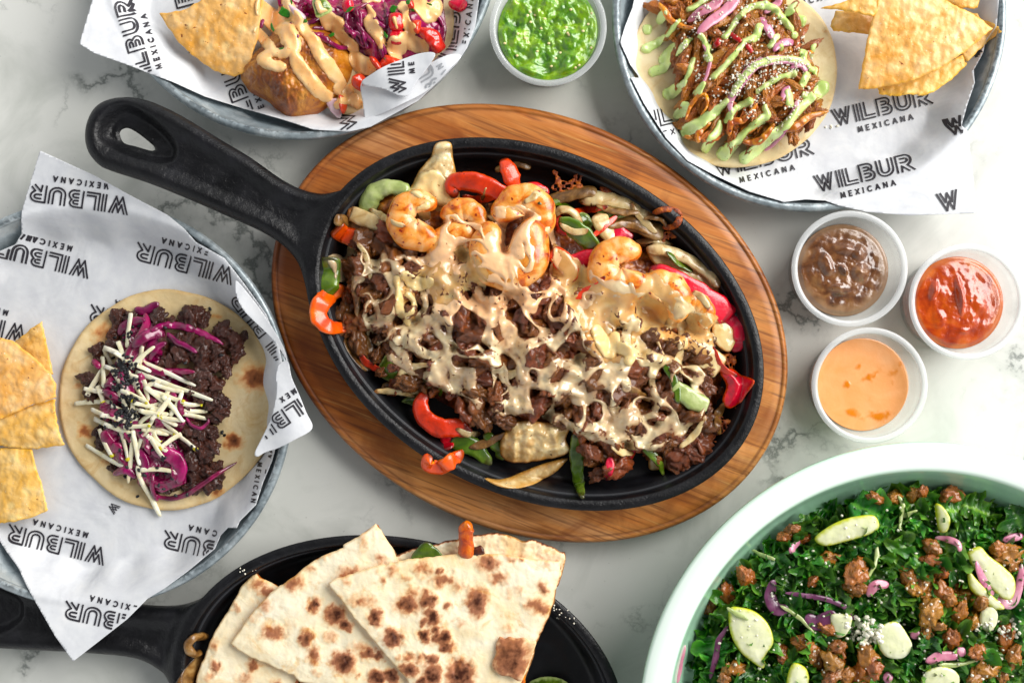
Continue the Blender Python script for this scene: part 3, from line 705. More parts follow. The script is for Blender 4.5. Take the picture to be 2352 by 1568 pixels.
bed = field('minced_beef_bed', bs_, lambda x, y, d: FL - .001 + (mound(x, y) - FL - .004).clip(.002) * sst(0, .012, d) + .0035 * fbm2(x, y, 130, 4, 2) * sst(0, .008, d), lambda x, y, d: FL - .002 + 0 * x, .0008, M_beef)
tag(bed, 'layer of browned beef crumbs spread over the skillet floor', 'beef', kind='stuff')

def near(p, lms, fmt): return fmt % min(lms, key=lambda q: (q[0][0] - p[0]) ** 2 + (q[0][1] - p[1]) ** 2)[1]
# peppers and onions at the far side of the skillet
def V1(L): return zc(1000, 500, 2.24)(L)
def V2(L): return zc(2000, 500, 2.24)(L)
def V3(L): return zc(1000, 1200, 1.96)(L)
def V4(L): return zc(2000, 1200, 1.96)(L)
slab('onion_petal', V1([(1470, 75), (1420, 110), (1390, 180), (1330, 250), (1270, 320), (1230, 400), (1190, 480), (1230, 540), (1400, 600), (1560, 610), (1620, 540), (1600, 420), (1585, 300), (1565, 200), (1560, 110), (1520, 80)]), .030, .036, M_onion, .0035, .002, 'tall pointed onion petal leaning on the far pan wall', 'onion', tilt=(0, 1), nz=.0012, edgew=.0022)
drizzle('melted_cheese_patch', [V1([(1420, 380, 70), (1400, 440, 120), (1440, 520, 120), (1540, 560, 60)]), V1([(1330, 400, 80), (1280, 480, 70)])], M_cream, .0012, .0008, label='smooth cream cheese melt covering the tall pointed onion petal', cat='cheese')
strip('green_pepper_strip', V1([(860, 700), (850, 620), (880, 530), (950, 470), (1050, 450), (1150, 470), (1210, 490)]), [20, 22, 20, 16, 12], 12, M_pgre, [24, 27, 29, 30, 31, 31, 31], label='pale green pepper strip arching beside the leftmost shrimp', cat='pepper')
slab('beef_slice', V1([(930, 700), (900, 620), (970, 530), (1080, 490), (1170, 530), (1130, 640), (1060, 700), (1000, 740)]), .026, .030, M_beef, .005, .003, 'grey brown beef slice inside the arch of pale green pepper', 'beef', nz=.001)
strip('onion_strip', V1([(570, 715), (680, 750), (800, 790)]), 14, 6, M_oniond, [22, 24, 26], label='thin browned onion strip nearest the skillet handle', cat='onion')
strip('onion_strip', V1([(690, 665), (800, 710), (900, 750), (1010, 790)]), 18, 9, M_onion, [28, 29, 30, 31], label='thick white onion strip just above the orange pepper cube', cat='onion', sq=4)
strip('red_pepper_piece', V1([(590, 800), (650, 850), (760, 890)]), 20, 12, M_orap, [24, 25, 26], label='short orange red pepper chunk under the white onion strip', cat='pepper', sq=4, tap=(.8, .8))
strip('green_pepper_strip', V1([(510, 1040), (530, 1150), (510, 1290), (560, 1350)]), 24, 10, M_grep, [22, 24, 22, 20], label='green pepper strip at the left rim above the orange red curl', cat='pepper')
drizzle('melted_cheese_patch', [V1([(560, 1060, 60), (620, 1120, 70), (660, 1200, 50), (720, 1000, 50)])], M_cheese, .0014, .0014, label='cheese melt over the green pepper at the left rim', cat='cheese')
strip('red_pepper_curl', [(792, 662), (765, 672), (742, 692), (732, 720), (745, 744), (780, 754), (830, 753)], [15, 20, 22, 20, 14, 11], 9, M_orap, [24, 27, 29, 30, 29, 27, 26], label='orange red pepper curl bending round the left rim', cat='pepper', sq=3, roll=.5)
strip('red_pepper_strip', V1([(1590, 540), (1560, 440), (1640, 400), (1780, 420), (1920, 480), (2060, 560), (2150, 600)]), [14, 20, 22, 20, 17], 14, M_redp, [33, 35, 37, 37, 36, 35], label='long glossy red pepper strip curving right of the tall onion petal', cat='pepper', sq=2.4, roll=-.25)
strip('red_pepper_strip', V1([(1990, 215), (2030, 300), (2060, 380), (2090, 470)]), [10, 20, 20, 12], 10, M_redp, [34, 36, 36, 33], label='short upright red pepper strip against the far pan wall', cat='pepper', roll=.3)
strip('charred_onion_strip', V1([(1920, 320), (1990, 280), (2100, 260), (2220, 290)]), 7, 3, M_oniond, [22, 22, 22, 22], label='blackened onion sliver behind the short upright red pepper', cat='onion')
strip('red_pepper_strip', V2([(-110, 560), (-60, 490), (40, 480), (90, 540)]), 17, 11, M_redp, [32, 34, 34, 32], label='red pepper block touching the brown cheese lace at the far wall', cat='pepper', sq=3.5)
def lace(pts, z, label, holes=900):
    s = polysdf(cr([P(u, v, z)[:2] for u, v in pts], 4))
    f = lambda X, Y: np.minimum(s(X, Y) + .0009 * fbm2(X, Y, 420, 2, 4), .0016 * (.42 - fbm2(X, Y, 620, 1, 8))); f.box = s.box
    o = field('cheese_lace', f, lambda x, y, d: z + .0008 * fbm2(x, y, 300, 2) + .0004 * np.clip(d / .0006, 0, 1), lambda x, y, d: z - .0009 + 0 * x, .00042, M_crisp)
    tag(o, label, 'cheese')
lace(V2([(160, 320), (190, 315), (240, 390), (300, 400), (370, 345), (430, 325), (435, 345), (400, 400), (430, 470), (380, 520), (280, 510), (170, 480), (165, 430), (195, 390)]), .030, 'horned brown cheese lace climbing the far pan wall')
for pts, w_, z_, m_, lb in [
    (V2([(90, 610), (180, 560), (300, 520), (440, 490), (530, 500)]), 15, [28, 30, 30, 29], M_oniond, 'browned onion strip running right from the horned cheese lace'),
    (V2([(380, 560), (520, 545), (650, 560), (800, 600), (900, 650), (990, 700)]), 17, [28, 30, 30, 29, 27], M_onion, 'long golden onion arc along the far right pan wall'),
    (V2([(560, 490), (610, 480), (650, 520)]), 10, [28, 28, 28], M_crisp, 'small crisp knot above the long golden onion arc'),
    (V2([(160, 700), (230, 640), (310, 650), (370, 720), (390, 800)]), 9, [34, 36, 36, 34, 32], M_onion, 'pale onion ring half next to the two green pepper blocks'),
    (V2([(650, 760), (760, 740), (880, 760), (980, 810), (1090, 850)]), 22, [28, 30, 30, 28], M_oniond, 'wide browned onion strip with cheese at the right wall'),
    (V2([(540, 680), (580, 760), (640, 850), (700, 920)]), 20, [34, 36, 34, 32], M_onion, 'amber onion wedge standing above the right hand whole shrimp'),
    (V2([(950, 980), (1080, 980), (1220, 1020), (1350, 1090), (1480, 1190), (1560, 1290)]), 13, [32, 32, 31, 29, 26], M_onion, 'long pale onion rib edging the cheesy onion petal at right'),
    (V2([(920, 950), (940, 900), (960, 860)]), 9, [24, 23, 22], M_oniond, 'charred onion stub below the wide browned strip'),
    (V2([(1050, 980), (1040, 920), (1030, 870)]), 10, [24, 24, 22], M_oniond, 'second charred onion stub below the wide browned strip'),
    ]:
    strip('onion_strip', pts, w_, 6, m_, z_, label=lb, cat='onion', roll=.3)
slab('green_pepper_piece', V2([(530, 630), (620, 600), (720, 640), (790, 670), (770, 700), (650, 720), (560, 690)]), .031, .033, M_grep, .003, .0015, 'green pepper block with wrinkled skin beside the onion arc', 'pepper', nz=.0008)
slab('green_pepper_piece', V2([(310, 720), (380, 660), (460, 680), (500, 760), (450, 830), (360, 820), (310, 770)]), .029, .030, M_grep, .003, .0015, 'green pepper block behind the pale onion ring half', 'pepper', nz=.0008)
strip('green_pepper_strip', V2([(215, 780), (290, 770), (380, 830), (460, 900), (510, 980)]), [16, 22, 22, 18], 9, M_grep, [36, 38, 38, 37, 35], label='bright green pepper strip with cheese between shrimp and onions', cat='pepper', roll=-.5)
strip('onion_ring', V2([(1000, 670), (1100, 640), (1200, 650), (1230, 710), (1180, 780), (1090, 790)]), 7, 4, M_crisp, [33, 36, 37, 36, 34, 31], label='brown lacy loop sticking out at the right pan wall', cat='onion')
strip('charred_onion_strip', V2([(930, 720), (1010, 705), (1090, 740), (1130, 800)]), 4, 3, M_oniond, [33, 34, 34, 31], label='thin black onion thread inside the brown lacy loop', cat='onion')
lace(V2([(1060, 850), (1130, 830), (1200, 840), (1200, 880), (1120, 900), (1080, 920)]), .0285, 'brown cheese lace scrap below the lacy loop')
slab('onion_petal', V2([(960, 990), (1080, 985), (1200, 1020), (1330, 1090), (1460, 1180), (1540, 1270), (1560, 1400), (1480, 1400), (1350, 1320), (1200, 1230), (1080, 1150), (1000, 1080)]), .030, .026, M_onion, .003, .001, 'broad cheese coated onion petal at the right pan wall', 'onion', tilt=(1, -1), nz=.0006)
lace(V2([(1560, 1250), (1610, 1270), (1620, 1350), (1580, 1400), (1550, 1380)]), .027, 'small lace scrap at the tip of the broad onion petal')
strip('red_pepper_strip', V2([(170, 720), (210, 740), (250, 790), (230, 860)]), 13, 7, M_redp, [32, 33, 33, 32], label='red pepper sliver between the shrimp and the bright green strip', cat='pepper')
strip('red_pepper_strip', V2([(560, 870), (640, 830), (720, 850), (800, 930)]), 20, 8, M_redp, [31, 33, 33, 31], label='red pepper peeking out above the right hand whole shrimp', cat='pepper')
strip('red_pepper_strip', V2([(150, 980), (230, 1060), (300, 1150), (320, 1250)]), [16, 22, 22, 12], 8, M_orap, [36, 38, 39, 38], label='cheese streaked orange pepper strip right of the stacked shrimp', cat='pepper')
strip('red_pepper_strip', V2([(330, 1090), (400, 1060), (500, 1040), (560, 1060)]), 18, 7, M_redp, [34, 36, 36, 35], label='red pepper strip half under cheese left of the whole shrimp', cat='pepper')
strip('red_pepper_strip', V2([(980, 1130), (1120, 1200), (1280, 1290), (1440, 1390), (1600, 1500), (1650, 1560)]), [18, 24, 27, 27, 22], 9, M_redp, [36, 38, 38, 36, 33, 30], label='longest red pepper strip, veiled in cheese, pointing to the right rim', cat='pepper')
strip('red_pepper_strip', V4([(1290, 20), (1400, -20), (1500, 40), (1520, 150), (1470, 240)]), [14, 16, 15, 8], 8, M_redp, [28, 30, 30, 29, 27], label='dark red pepper edge curling round cheese at the right rim', cat='pepper')
slab('red_pepper_piece', V4([(1370, 380), (1460, 355), (1530, 400), (1600, 440), (1560, 540), (1520, 610), (1440, 650), (1390, 590), (1420, 480)]), .031, .028, M_redp, .003, .0035, 'large glossy red pepper square at the right rim', 'pepper', tilt=(1, 0))
strip('green_pepper_strip', V4([(1035, 480), (1100, 540), (1180, 590), (1270, 640)]), [16, 20, 22, 18], 9, M_pgre, [38, 38, 37, 36], label='pale green pepper baton lying on the cheese', cat='pepper', sq=4, tap=(.8, .8))
# near side
strip('onion_strip', V3([(950, 520), (1080, 500), (1200, 450), (1330, 380)]), [7, 14, 15, 14], 6, M_onion, [22, 24, 27, 30], label='pale onion strip left of the big red pepper hook', cat='onion')
strip('onion_strip', V3([(850, 500), (930, 480), (1020, 455)]), 11, 5, M_oniond, [21, 22, 23], label='short onion tip under the dark green pepper block', cat='onion')
slab('green_pepper_piece', V3([(800, 380), (840, 300), (900, 230), (980, 230), (1030, 290), (1045, 380), (980, 450), (880, 450)]), .025, .031, M_grep, .004, .004, 'dark green pepper block at the lower left of the food', 'pepper', nz=.0008, tilt=(1, 1))
slab('green_pepper_piece', V3([(985, 600), (1040, 560), (1140, 530), (1180, 600), (1120, 640), (1040, 620)]), .021, .024, M_grep, .003, .001, 'small dark green pepper corner behind the big red hook', 'pepper')
strip('red_pepper_hook', V3([(1180, 530), (1130, 620), (1170, 730), (1280, 790), (1400, 790), (1500, 830)]), [12, 19, 22, 22, 15], 12, M_redp, [28, 31, 32, 32, 31, 29], label='big shiny red pepper hook at the near left of the food', cat='pepper', roll=-.2)
strip('red_pepper_strip', V3([(1280, 800), (1320, 860), (1340, 950)]), [14, 14, 15], 8, M_redp, [26, 25, 23], label='short red pepper stub between hook and orange curl', cat='pepper')
strip('red_pepper_curl', V3([(1440, 960), (1370, 1030), (1290, 1075), (1200, 1070), (1180, 1030), (1220, 1010)]), [12, 18, 18, 16, 10], 11, M_orap, [31, 34, 35, 37, 40, 40], label='orange red pepper curl lowest on the pan floor', cat='pepper', roll=.4)
strip('green_pepper_strip', V3([(1360, 860), (1440, 900), (1540, 950), (1650, 1060)]), [20, 25, 20, 8], 9, M_grep, [25, 26, 25, 22], label='green pepper strip pointing right from the red stub', cat='pepper')
strip('green_pepper_strip', V3([(1600, 830), (1660, 890), (1720, 960), (1700, 1020)]), [10, 14, 12], 7, M_grep, [26, 26, 24, 22], label='narrow green pepper strip left of the big onion layer', cat='pepper')
slab('onion_layer', V4([(-240, 1000), (-240, 880), (-170, 770), (-60, 730), (80, 750), (200, 760), (260, 800), (240, 880), (280, 960), (200, 1010), (60, 1040), (-80, 1060), (-180, 1050)]), .025, .035, M_onion, .0035, .004, 'big translucent onion layer at the near edge of the food', 'onion', tilt=(0, 1), nz=.0016, zfun=lambda x, y: .0007 * np.sin(x * 900 + 3 * fbm2(x, y, 60, 2, 3)), extra={'m': lambda x, y, d: np.clip(.8 * (1 - sst(0, .003, d)) + .5 * sst(.1, .5, fbm2(x, y, 120, 3, 8)), 0, 1), 'm2': lambda x, y, d: .6 * (1 - sst(0, .0012, d))})
slab('onion_layer', V4([(-360, 1130), (-250, 1150), (-120, 1130), (60, 1060), (250, 1010), (230, 1050), (150, 1130), (20, 1190), (-120, 1210), (-260, 1190)]), .0215, .0235, M_onion, .003, .002, 'golden charred onion layer lowest at the near pan wall', 'onion', tilt=(0, 1), nz=.001, edgew=.003)
strip('green_pepper_strip', V4([(350, 810), (330, 900), (320, 1000), (325, 1100), (335, 1200), (365, 1310)]), [20, 17, 17, 14, 12, 5], 9, M_grep, [31, 29, 27, 25, 22, 20], label='long thin green pepper strip hanging down to the near pan wall', cat='pepper')
slab('red_pepper_piece', V4([(500, 990), (620, 960), (740, 930), (780, 900), (750, 990), (690, 1065), (600, 1030)]), .023, .026, M_redp, .003, .001, 'small red pepper triangle at the near edge of the food', 'pepper', tilt=(0, 1))
slab('onion_petal', V4([(860, 1100), (855, 980), (870, 880), (930, 820), (1000, 860), (1010, 960), (1030, 1040), (1000, 1090), (930, 1108)]), .022, .029, M_onion, .003, .002, 'fan shaped onion petal left of the crusty beef lump', 'onion', tilt=(0, 1))
strip('onion_strip', V4([(1210, 260), (1300, 300), (1380, 360)]), 28, 6, M_onion, [33, 32, 31], label='golden onion piece above the large red pepper square', cat='onion')
lace(V4([(1290, 680), (1340, 700), (1420, 720), (1500, 730), (1490, 640), (1540, 640), (1600, 700), (1590, 790), (1500, 830), (1400, 830), (1340, 860), (1380, 910), (1440, 930), (1400, 945), (1330, 900), (1270, 820)]), .0265, 'large brown cheese lace with a loop at the near right rim')
lace(V4([(1340, 240), (1480, 260), (1490, 320), (1440, 370), (1380, 340), (1340, 290)]), .027, 'dark cheese lace above the large red pepper square')
lace(V4([(510, 1020), (570, 1020), (575, 1050), (540, 1060), (550, 1110), (515, 1100)]), .0205, 'tiny lace hook on the floor beside the red triangle')
slab('fried_cheese_edge', V3([(575, 150), (610, 95), (720, 95), (790, 180), (800, 320), (740, 380), (660, 310), (600, 220)]), .021, .025, M_oniond, .002, .001, 'bubbly browned cheese edge at the lower left of the food', 'cheese', nz=.0014)

# shrimps
def shrimp(cx, cy, R, a0, a1, z, label, squash=1.0, wide=.5, mat=None):
    R = R * 1.02; wide = wide * 1.04
    n = 46; t = np.linspace(0, 1, n); a = np.radians(a0 + (a1 - a0) * t)
    rr = R * (.56 + .05 * t) ; U = cx + rr * np.cos(a); V_ = cy + rr * np.sin(a) * squash
    w_ = R * wide * (1 - .42 * t ** 1.6) * (1 + .12 * np.abs(np.sin(t * math.pi * 5.5)) ** .6 - .07); w_ *= taper(n, .75, .4, .07)
    Z = z + .0015 * np.sin(np.pi * t); X = np.array([P(U[i], V_[i], Z[i]) for i in range(n)])
    V, F, m = sweep(X, w_ * S * .98, w_ * S * .72, 22, 2.1)
    V += .0005 * np.c_[fbm(V, 110, 3, 1), fbm(V, 110, 3, 2), fbm(V, 110, 3, 3)]
    inner = np.hypot(V[:, 0] - P(cx, cy, z)[0], V[:, 1] - P(cx, cy, z)[1]) < R * .33 * S
    return tag(solid('shrimp', V, F, mat or M_shrimp, attrs={'m': inner * .6}), label, 'shrimp', 'shrimps among the steak')
E1 = zc(1250, 750, 2.851)
def e1(x, y): return E1([(x, y)])[0]
shrimp(*e1(905, 200), 66, 40, 330, .0395, 'seared curled shrimp nearest the handle, with two cheese drips', wide=.52)
shrimp(*e1(1400, 250), 56, 190, 400, .0385, 'charred shrimp behind the leftmost shrimp, half under cheese', wide=.46)
shrimp(*e1(2050, 180), 70, 170, 420, .041, 'golden shrimp tucked behind the cheese covered one', wide=.5)
shrimp(*e1(1330, 530), 62, 150, 380, .0375, 'shrimp fully veiled in cheese at the centre left', wide=.5)
shrimp(*e1(1860, 540), 84, -60, 250, .0445, 'big cheese draped shrimp with a small dark eye hole', wide=.54)
shrimp(*V2([(735, 1130)])[0], 68, 20, 330, .0425, 'whole spiced shrimp ring standing alone at the right', wide=.56)
shrimp(*V2([(1080, 1420)])[0], 62, -150, 60, .0385, 'amber shrimp back under melted cheese right of centre', wide=.6)
shrimp(*V2([(1340, 1530)])[0], 48, -150, 60, .035, 'small shrimp back under cheese next to the right rim pepper', wide=.55)
LM1 = [((850, 560), 'just below the handle side onions'), ((800, 700), 'by the orange red curl at the left rim'), ((880, 860), 'near the dark green pepper block'), ((1000, 900), 'beside the big red pepper hook'), ((960, 700), 'around the stringy cheese loop'), ((1130, 720), 'below the big cheese draped shrimp'),
    ((1150, 900), 'in the near middle of the heap'), ((1250, 700), 'right of the big cheese draped shrimp'), ((1230, 980), 'above the big translucent onion layer'), ((1350, 780), 'in the very centre of the heap'), ((1360, 920), 'above the long thin green pepper'), ((1430, 700), 'below the whole spiced shrimp ring'),
    ((1500, 800), 'below the amber shrimp back'), ((1480, 930), 'left of the pale green pepper baton'), ((1600, 830), 'above the pale green pepper baton'), ((1640, 930), 'beside the large red pepper square'), ((1530, 1040), 'round the fan shaped onion petal'), ((1400, 1060), 'beside the small red pepper triangle')]
LB = lumps('beef_piece', 9, M_beef, .42, .13, .10, 4, 1, (1.15, .78, .7))
bp_ = scatter_poly(beef_poly, 29, 3, maxn=285)
for i, (u, v) in enumerate(bp_):
    me, VF = LB[i % 9]; r = R_.choice((14, 18, 22, 26, 31)) * R_.uniform(.85, 1.15) * S
    x, y, z = P(u, v, .034); z = float(mound(np.array([x]), np.array([y]))[0]) + R_.uniform(-.001, .0052); x, y, z = P(u, v, z)
    o = place('beef_piece', me, VF, (x, y, z), (R_.uniform(-.6, .6), R_.uniform(-.6, .6), R_.uniform(0, 6.28)), r)
    tag(o, near((u, v), LM1, 'browned beef piece under melted cheese %s'), 'beef', 'browned beef pieces in the central skillet')
big = V4([(1130, 930), (1090, 900), (1180, 980), (1210, 880)])
LBb = lumps('crusty_beef_lump', 1, M_beef, .35, .16, .12, 5, 9, (1.3, 1.0, .6))
tag(place('crusty_beef_lump', *LBb[0], P(*V4([(1130, 940)])[0], .027), (0, 0, -.4), 38 * S), 'largest crusty beef lump bare of cheese at the near right wall', 'beef')
# thin charred strips of pepper and onion mixed through the heap
g = np.random.default_rng(77)
XS = [(835, 600, 70), (815, 680, 100), (850, 830, 40), (905, 905, 20), (1000, 880, 60), (1075, 990, 30), (1120, 1010, -20), (1395, 1075, 100), (1430, 1030, 20), (1500, 1060, 60), (1590, 990, -40), (1660, 960, 80), (1665, 830, 60), (1620, 760, 30), (1560, 600, 40), (1500, 560, 20), (1440, 530, 10), (1390, 520, -60),
    (1320, 520, 30), (1280, 480, 10), (1230, 450, -20), (1130, 470, 60), (1100, 450, 10), (890, 500, 20), (1300, 900, 10), (1180, 860, -30), (1460, 900, 30), (1350, 660, -50), (950, 850, -10), (1540, 880, 70), (1480, 500, 35), (1420, 480, 15), (1350, 480, -10), (1610, 690, 55)]
LMv = [((850, 560), 'near the handle side onions'), ((830, 700), 'by the orange red curl at the left rim'), ((930, 880), 'above the big red pepper hook'), ((1100, 990), 'left of the big translucent onion layer'), ((1430, 1050), 'beside the small red pepper triangle'), ((1600, 970), 'by the crusty beef lump'), ((1660, 840), 'above the large red pepper square'), ((1590, 640), 'along the broad cheese coated onion petal'), ((1430, 510), 'under the long golden onion arc'), ((1250, 470), 'below the horned brown cheese lace'), ((1110, 460), 'beneath the long glossy red pepper'), ((1300, 880), 'in the middle of the steak heap')]
for i, (u, v, a) in enumerate(XS):
    L_ = g.uniform(26, 52); a = math.radians(a + g.uniform(-20, 20)); bnd = g.uniform(-.35, .35); dx, dy = math.cos(a), math.sin(a)
    pts = [(u + dx * L_ * t - dy * L_ * bnd * (1 - t * t), v + dy * L_ * t + dx * L_ * bnd * (1 - t * t)) for t in (-1, -.3, .4, 1)]
    m_, nm, ct = [(M_onion, 'translucent browned onion', 'onion'), (M_oniond, 'dark charred onion', 'onion'), (M_redp, 'thin red pepper', 'pepper'), (M_onion, 'translucent browned onion', 'onion'), (M_grep, 'thin green pepper', 'pepper')][i % 5]
    strip('onion_strip' if ct == 'onion' else ('red_pepper_strip' if m_ is M_redp else 'green_pepper_strip'), pts, [4, g.uniform(7, 11), g.uniform(6, 10), 4], 2.6, m_, off=.0002, label=near((u, v), LMv, nm + ' strip %s'), cat=ct, group='thin vegetable strips in the steak', roll=g.uniform(-.6, .6), smooth=4)
# melted cheese over the steak
def cheese_sheet(name, poly, thr, scale, mat, sig, thick, label, seed=1, web=0.0, extra=None, res=.00045, soft=.004, zadd=0., attr=None, kind=None):
    ps = polysdf(cr([P(u, v, .04)[:2] for u, v in poly], 5))
    def sdf(X, Y):
        n = fbm2(X, Y, scale, 2, seed) - .22 * np.abs(fbm2(X, Y, scale * 2.1, 2, seed + 5)) + .08
        if web: wx = X + .004 * fbm2(X, Y, 60, 2, 31); wy = Y + .004 * fbm2(X, Y, 60, 2, 37); n = n * (1 - web) + web * np.maximum(.34 - 1.9 * np.abs(fbm2(wx, wy, 52, 1, 41)), .30 - 1.9 * np.abs(fbm2(wx, wy, 75, 1, 47)))
        return np.minimum(ps(X, Y) + .003 * fbm2(X, Y, 90, 3, seed + 2), (n - thr) * .010)
    sdf.box = ps.box; B = blur(HB, sig); B2 = blur(np.maximum(HB, B), sig * .6)
    pr = lambda d: np.sqrt(1 - (1 - np.clip(d / .0034, 0, 1)) ** 2)
    zz = lambda x, y, d: bilin(B2, x, y) - .0008 + zadd + thick * pr(d) * (1 + .2 * fbm2(x, y, 110, 2, 3))
    Bh = blur(HB, .0009); attr = dict(attr or {}); attr['th'] = lambda x, y, d: np.maximum(sst(.0011, -.0002, zz(x, y, d) - bilin(Bh, x, y)), .2 * sst(.0012, .0, d))
    o = field(name, sdf, zz, lambda x, y, d: bilin(B2, x, y) - .0025, res, mat, None, attr)
    return tag(o, label, 'cheese', kind=kind)
pinkc = P(1180, 560, .04)
cheese_sheet('melted_cheese', [(835, 575), (900, 590), (990, 575), (1020, 500), (1110, 480), (1220, 480), (1330, 600), (1390, 640), (1500, 650), (1640, 730), (1680, 770), (1690, 810), (1640, 830), (1620, 930), (1580, 1000), (1480, 1035), (1350, 1010), (1240, 960), (1130, 950), (1040, 900), (930, 860), (850, 790), (810, 700), (805, 620)],
    -.11, 70, M_cheese, .0012, .0015, 'sheet of glossy melted cheese draped over the steak with gaps', 1, web=.62, attr={'m2': lambda x, y, d: .8 * 1.2 * sst(.062, .030, np.hypot(x - pinkc[0], y - pinkc[1])), 'm': lambda x, y, d: .6 * sst(.04, .012, np.hypot(x - P(1560, 760, .04)[0], y - P(1560, 760, .04)[1]))})
cheese_sheet('melted_cheese', [(1270, 560), (1330, 600), (1380, 660), (1450, 660), (1500, 620), (1590, 680), (1680, 740), (1695, 800), (1640, 810), (1560, 800), (1480, 770), (1420, 830), (1360, 810), (1330, 740), (1290, 680)],
    -.30, 62, M_cream, .0012, .0009, 'smooth pale cheese pooled around the right hand shrimps', 6, attr={'m': lambda x, y, d: sst(.1, .7, fbm2(x, y, 60, 2, 5)) * .8})
cheese_sheet('melted_cheese', [(1010, 600), (1060, 560), (1130, 640), (1130, 665), (1060, 680), (990, 730), (930, 720), (900, 660), (940, 620)],
    -.22, 62, M_cream, .0011, .0009, 'cream coloured cheese fold below the veiled shrimp', 8)
drizzle('cheese_drip', [E1([(1000, 60, 45), (970, 110, 60), (955, 150, 50)])], M_cream, .0022, .0008, label='teardrop of melted cheese on the leftmost shrimp', cat='cheese')
drizzle('cheese_drip', [V1([(1220, 490, 30), (1290, 520, 30)])], M_cream, .0018, .0008, label='long cheese drip across the top of the leftmost shrimp', cat='cheese')
drizzle('cheese_strand', [E1([(680, 840, 40), (690, 960, 35), (700, 1080, 45), (720, 1200, 50), (800, 1310, 40)]), E1([(800, 1010, 40), (860, 1090, 30), (850, 1180, 30), (780, 1230, 30)]), E1([(780, 820, 60), (900, 900, 80), (1020, 880, 60)])], M_cream, .002, .0012, label='thick stringy cheese strand looping over the beef left of centre', cat='cheese')
drizzle('cheese_blob', [V4([(470, 80, 50), (500, 150, 60), (560, 230, 55), (600, 120, 40)]), V4([(640, 200, 50), (720, 240, 50), (700, 300, 40)])], M_cream, .003, .0016, label='lumpy pale cheese blob right of the centre of the skillet', cat='cheese')
slab('pepper_cheese_cap', V4([(1320, 30), (1400, 0), (1490, 40), (1500, 130), (1450, 230), (1380, 210), (1330, 150)]), .032, .030, M_cream, .002, .001, 'cheese cap inside the dark red pepper edge at the right', 'cheese')
# ================================================================ FOOD: tortillas, chips, quesadillas
def tort_mat(name, base, spot, sc=38):
    t = NT(name); c = t.ramp(t.noise(sc, 6, .4, .6), base)
    c = t.mix(t.ramp(t.noise(170, 5, .6), [(.55, 0.), (.75, .3)]), c, spot)
    c = t.mix(t.ramp(t.noise(62, 5, 1.2, .65), [(.56, 0.), (.70, .55)]), c, spot)
    c = t.mix(t.ramp(t.attr('m'), [(.12, 0.), (.42, .45), (.62, .85), (1., 1.)]), c, t.ramp(t.attr('m'), [(.1, '#ecbc70'), (.40, '#cf8234'), (.66, '#944c16'), (1., '#3f1907')]))
    c = t.mix(t.attr('e'), c, spot)
    nb = t.bump(t.noise(240, 5, .4), .0003); return t.out(c, .62, t.bump(t.noise(70, 4, .4), .0004, nb), spec=.3, sss=.08, sssr=(.004, .003, .002), ssss=1.0)
M_tort = tort_mat('corn_tortilla', [(.3, '#d9c49b'), (.55, '#e6d6b3'), (.8, '#efe4c8')], '#c9a873')
M_tortd = tort_mat('flour_tortilla', [(.3, '#cbb48c'), (.5, '#dac6a0'), (.8, '#e8d9ba')], '#bd9764')
M_ques = tort_mat('toasted_flour_tortilla', [(.28, '#ecd3a6'), (.42, '#f3e3c2'), (.6, '#f8eed6'), (.8, '#fbf5e6')], '#d9ac6c', 30)
def spots(lst, seed=0):
    """toasted blisters: (x, y, rx, ry, strength) in metres"""
    def f(X, Y, d=None):
        Q = np.zeros(X.shape); wx = .0026 * fbm2(X, Y, 190, 4, seed, .6); wy = .0026 * fbm2(X, Y, 190, 4, seed + 3, .6)
        for x, y, rx, ry, s in lst:
            r = np.sqrt(((X + wx - x) / rx) ** 2 + ((Y + wy - y) / ry) ** 2); Q = np.maximum(Q, s * sst(1.5, .12, r))
        return np.clip(Q + (.22 * fbm2(X, Y, 300, 4, seed, .6)) * sst(.03, .3, Q), 0, 1)
    return f
def tortilla(cu, cv, ru, rv, zf, mat, label, sp=(), seed=0, thick=.0022):
    C = P(cu, cv, .01); a, b = ru * S * .983, rv * S * .983; o = ovsdf(C, a, b, 0)
    f = lambda X, Y: o(X, Y) + .0012 * fbm2(X, Y, 28, 2, seed); f.box = o.box
    zt = lambda x, y, d: zf(x, y) + thick - .0010 * (1 - sst(0, .0012, d)) + .0010 * fbm2(x, y, 55, 3, seed)
    L = [P(u, v, .01)[:2] + (r * S, r2 * S, s) for u, v, r, r2, s in sp]
    ob = field('tortilla', f, zt, lambda x, y, d: zf(x, y) + .0002, .0008, mat, attrs={'m': spots(L, seed), 'e': lambda x, y, d: .35 * (1 - sst(0, .003, d))})
    return tag(ob, label, 'tortilla')
def Z4(L): return zc(2300, 0, 1.96)(L)
def ZL(L): return zc(200, 1050, 1.742)(L)
def Z2(L): return zc(850, 0, 2.352)(L)
flat = lambda h: (lambda x, y: h + 0 * np.asarray(x, float))
zt3 = lambda x, y: zp3(x, y) + .0004
tortilla(381, 918, 252, 254, lambda x, y: np.maximum(zp3(x, y) * .4 + .0024, 0) + .0010, M_tortd, 'round flour tortilla under the dark beef and purple cabbage', [tuple(ZL([(x, y)])[0]) + (r * .42, r * .36, s * 1.15) for x, y, r, s in
    [(330, 350, 90, .5), (1320, 640, 95, .72), (1170, 1055, 60, .8), (190, 985, 50, .6), (1060, 1400, 45, .6), (845, 225, 40, .45), (1230, 650, 60, .4), (340, 1190, 40, .4), (150, 690, 30, .4), (1070, 235, 25, .5), (1260, 540, 40, .25)]], 3)
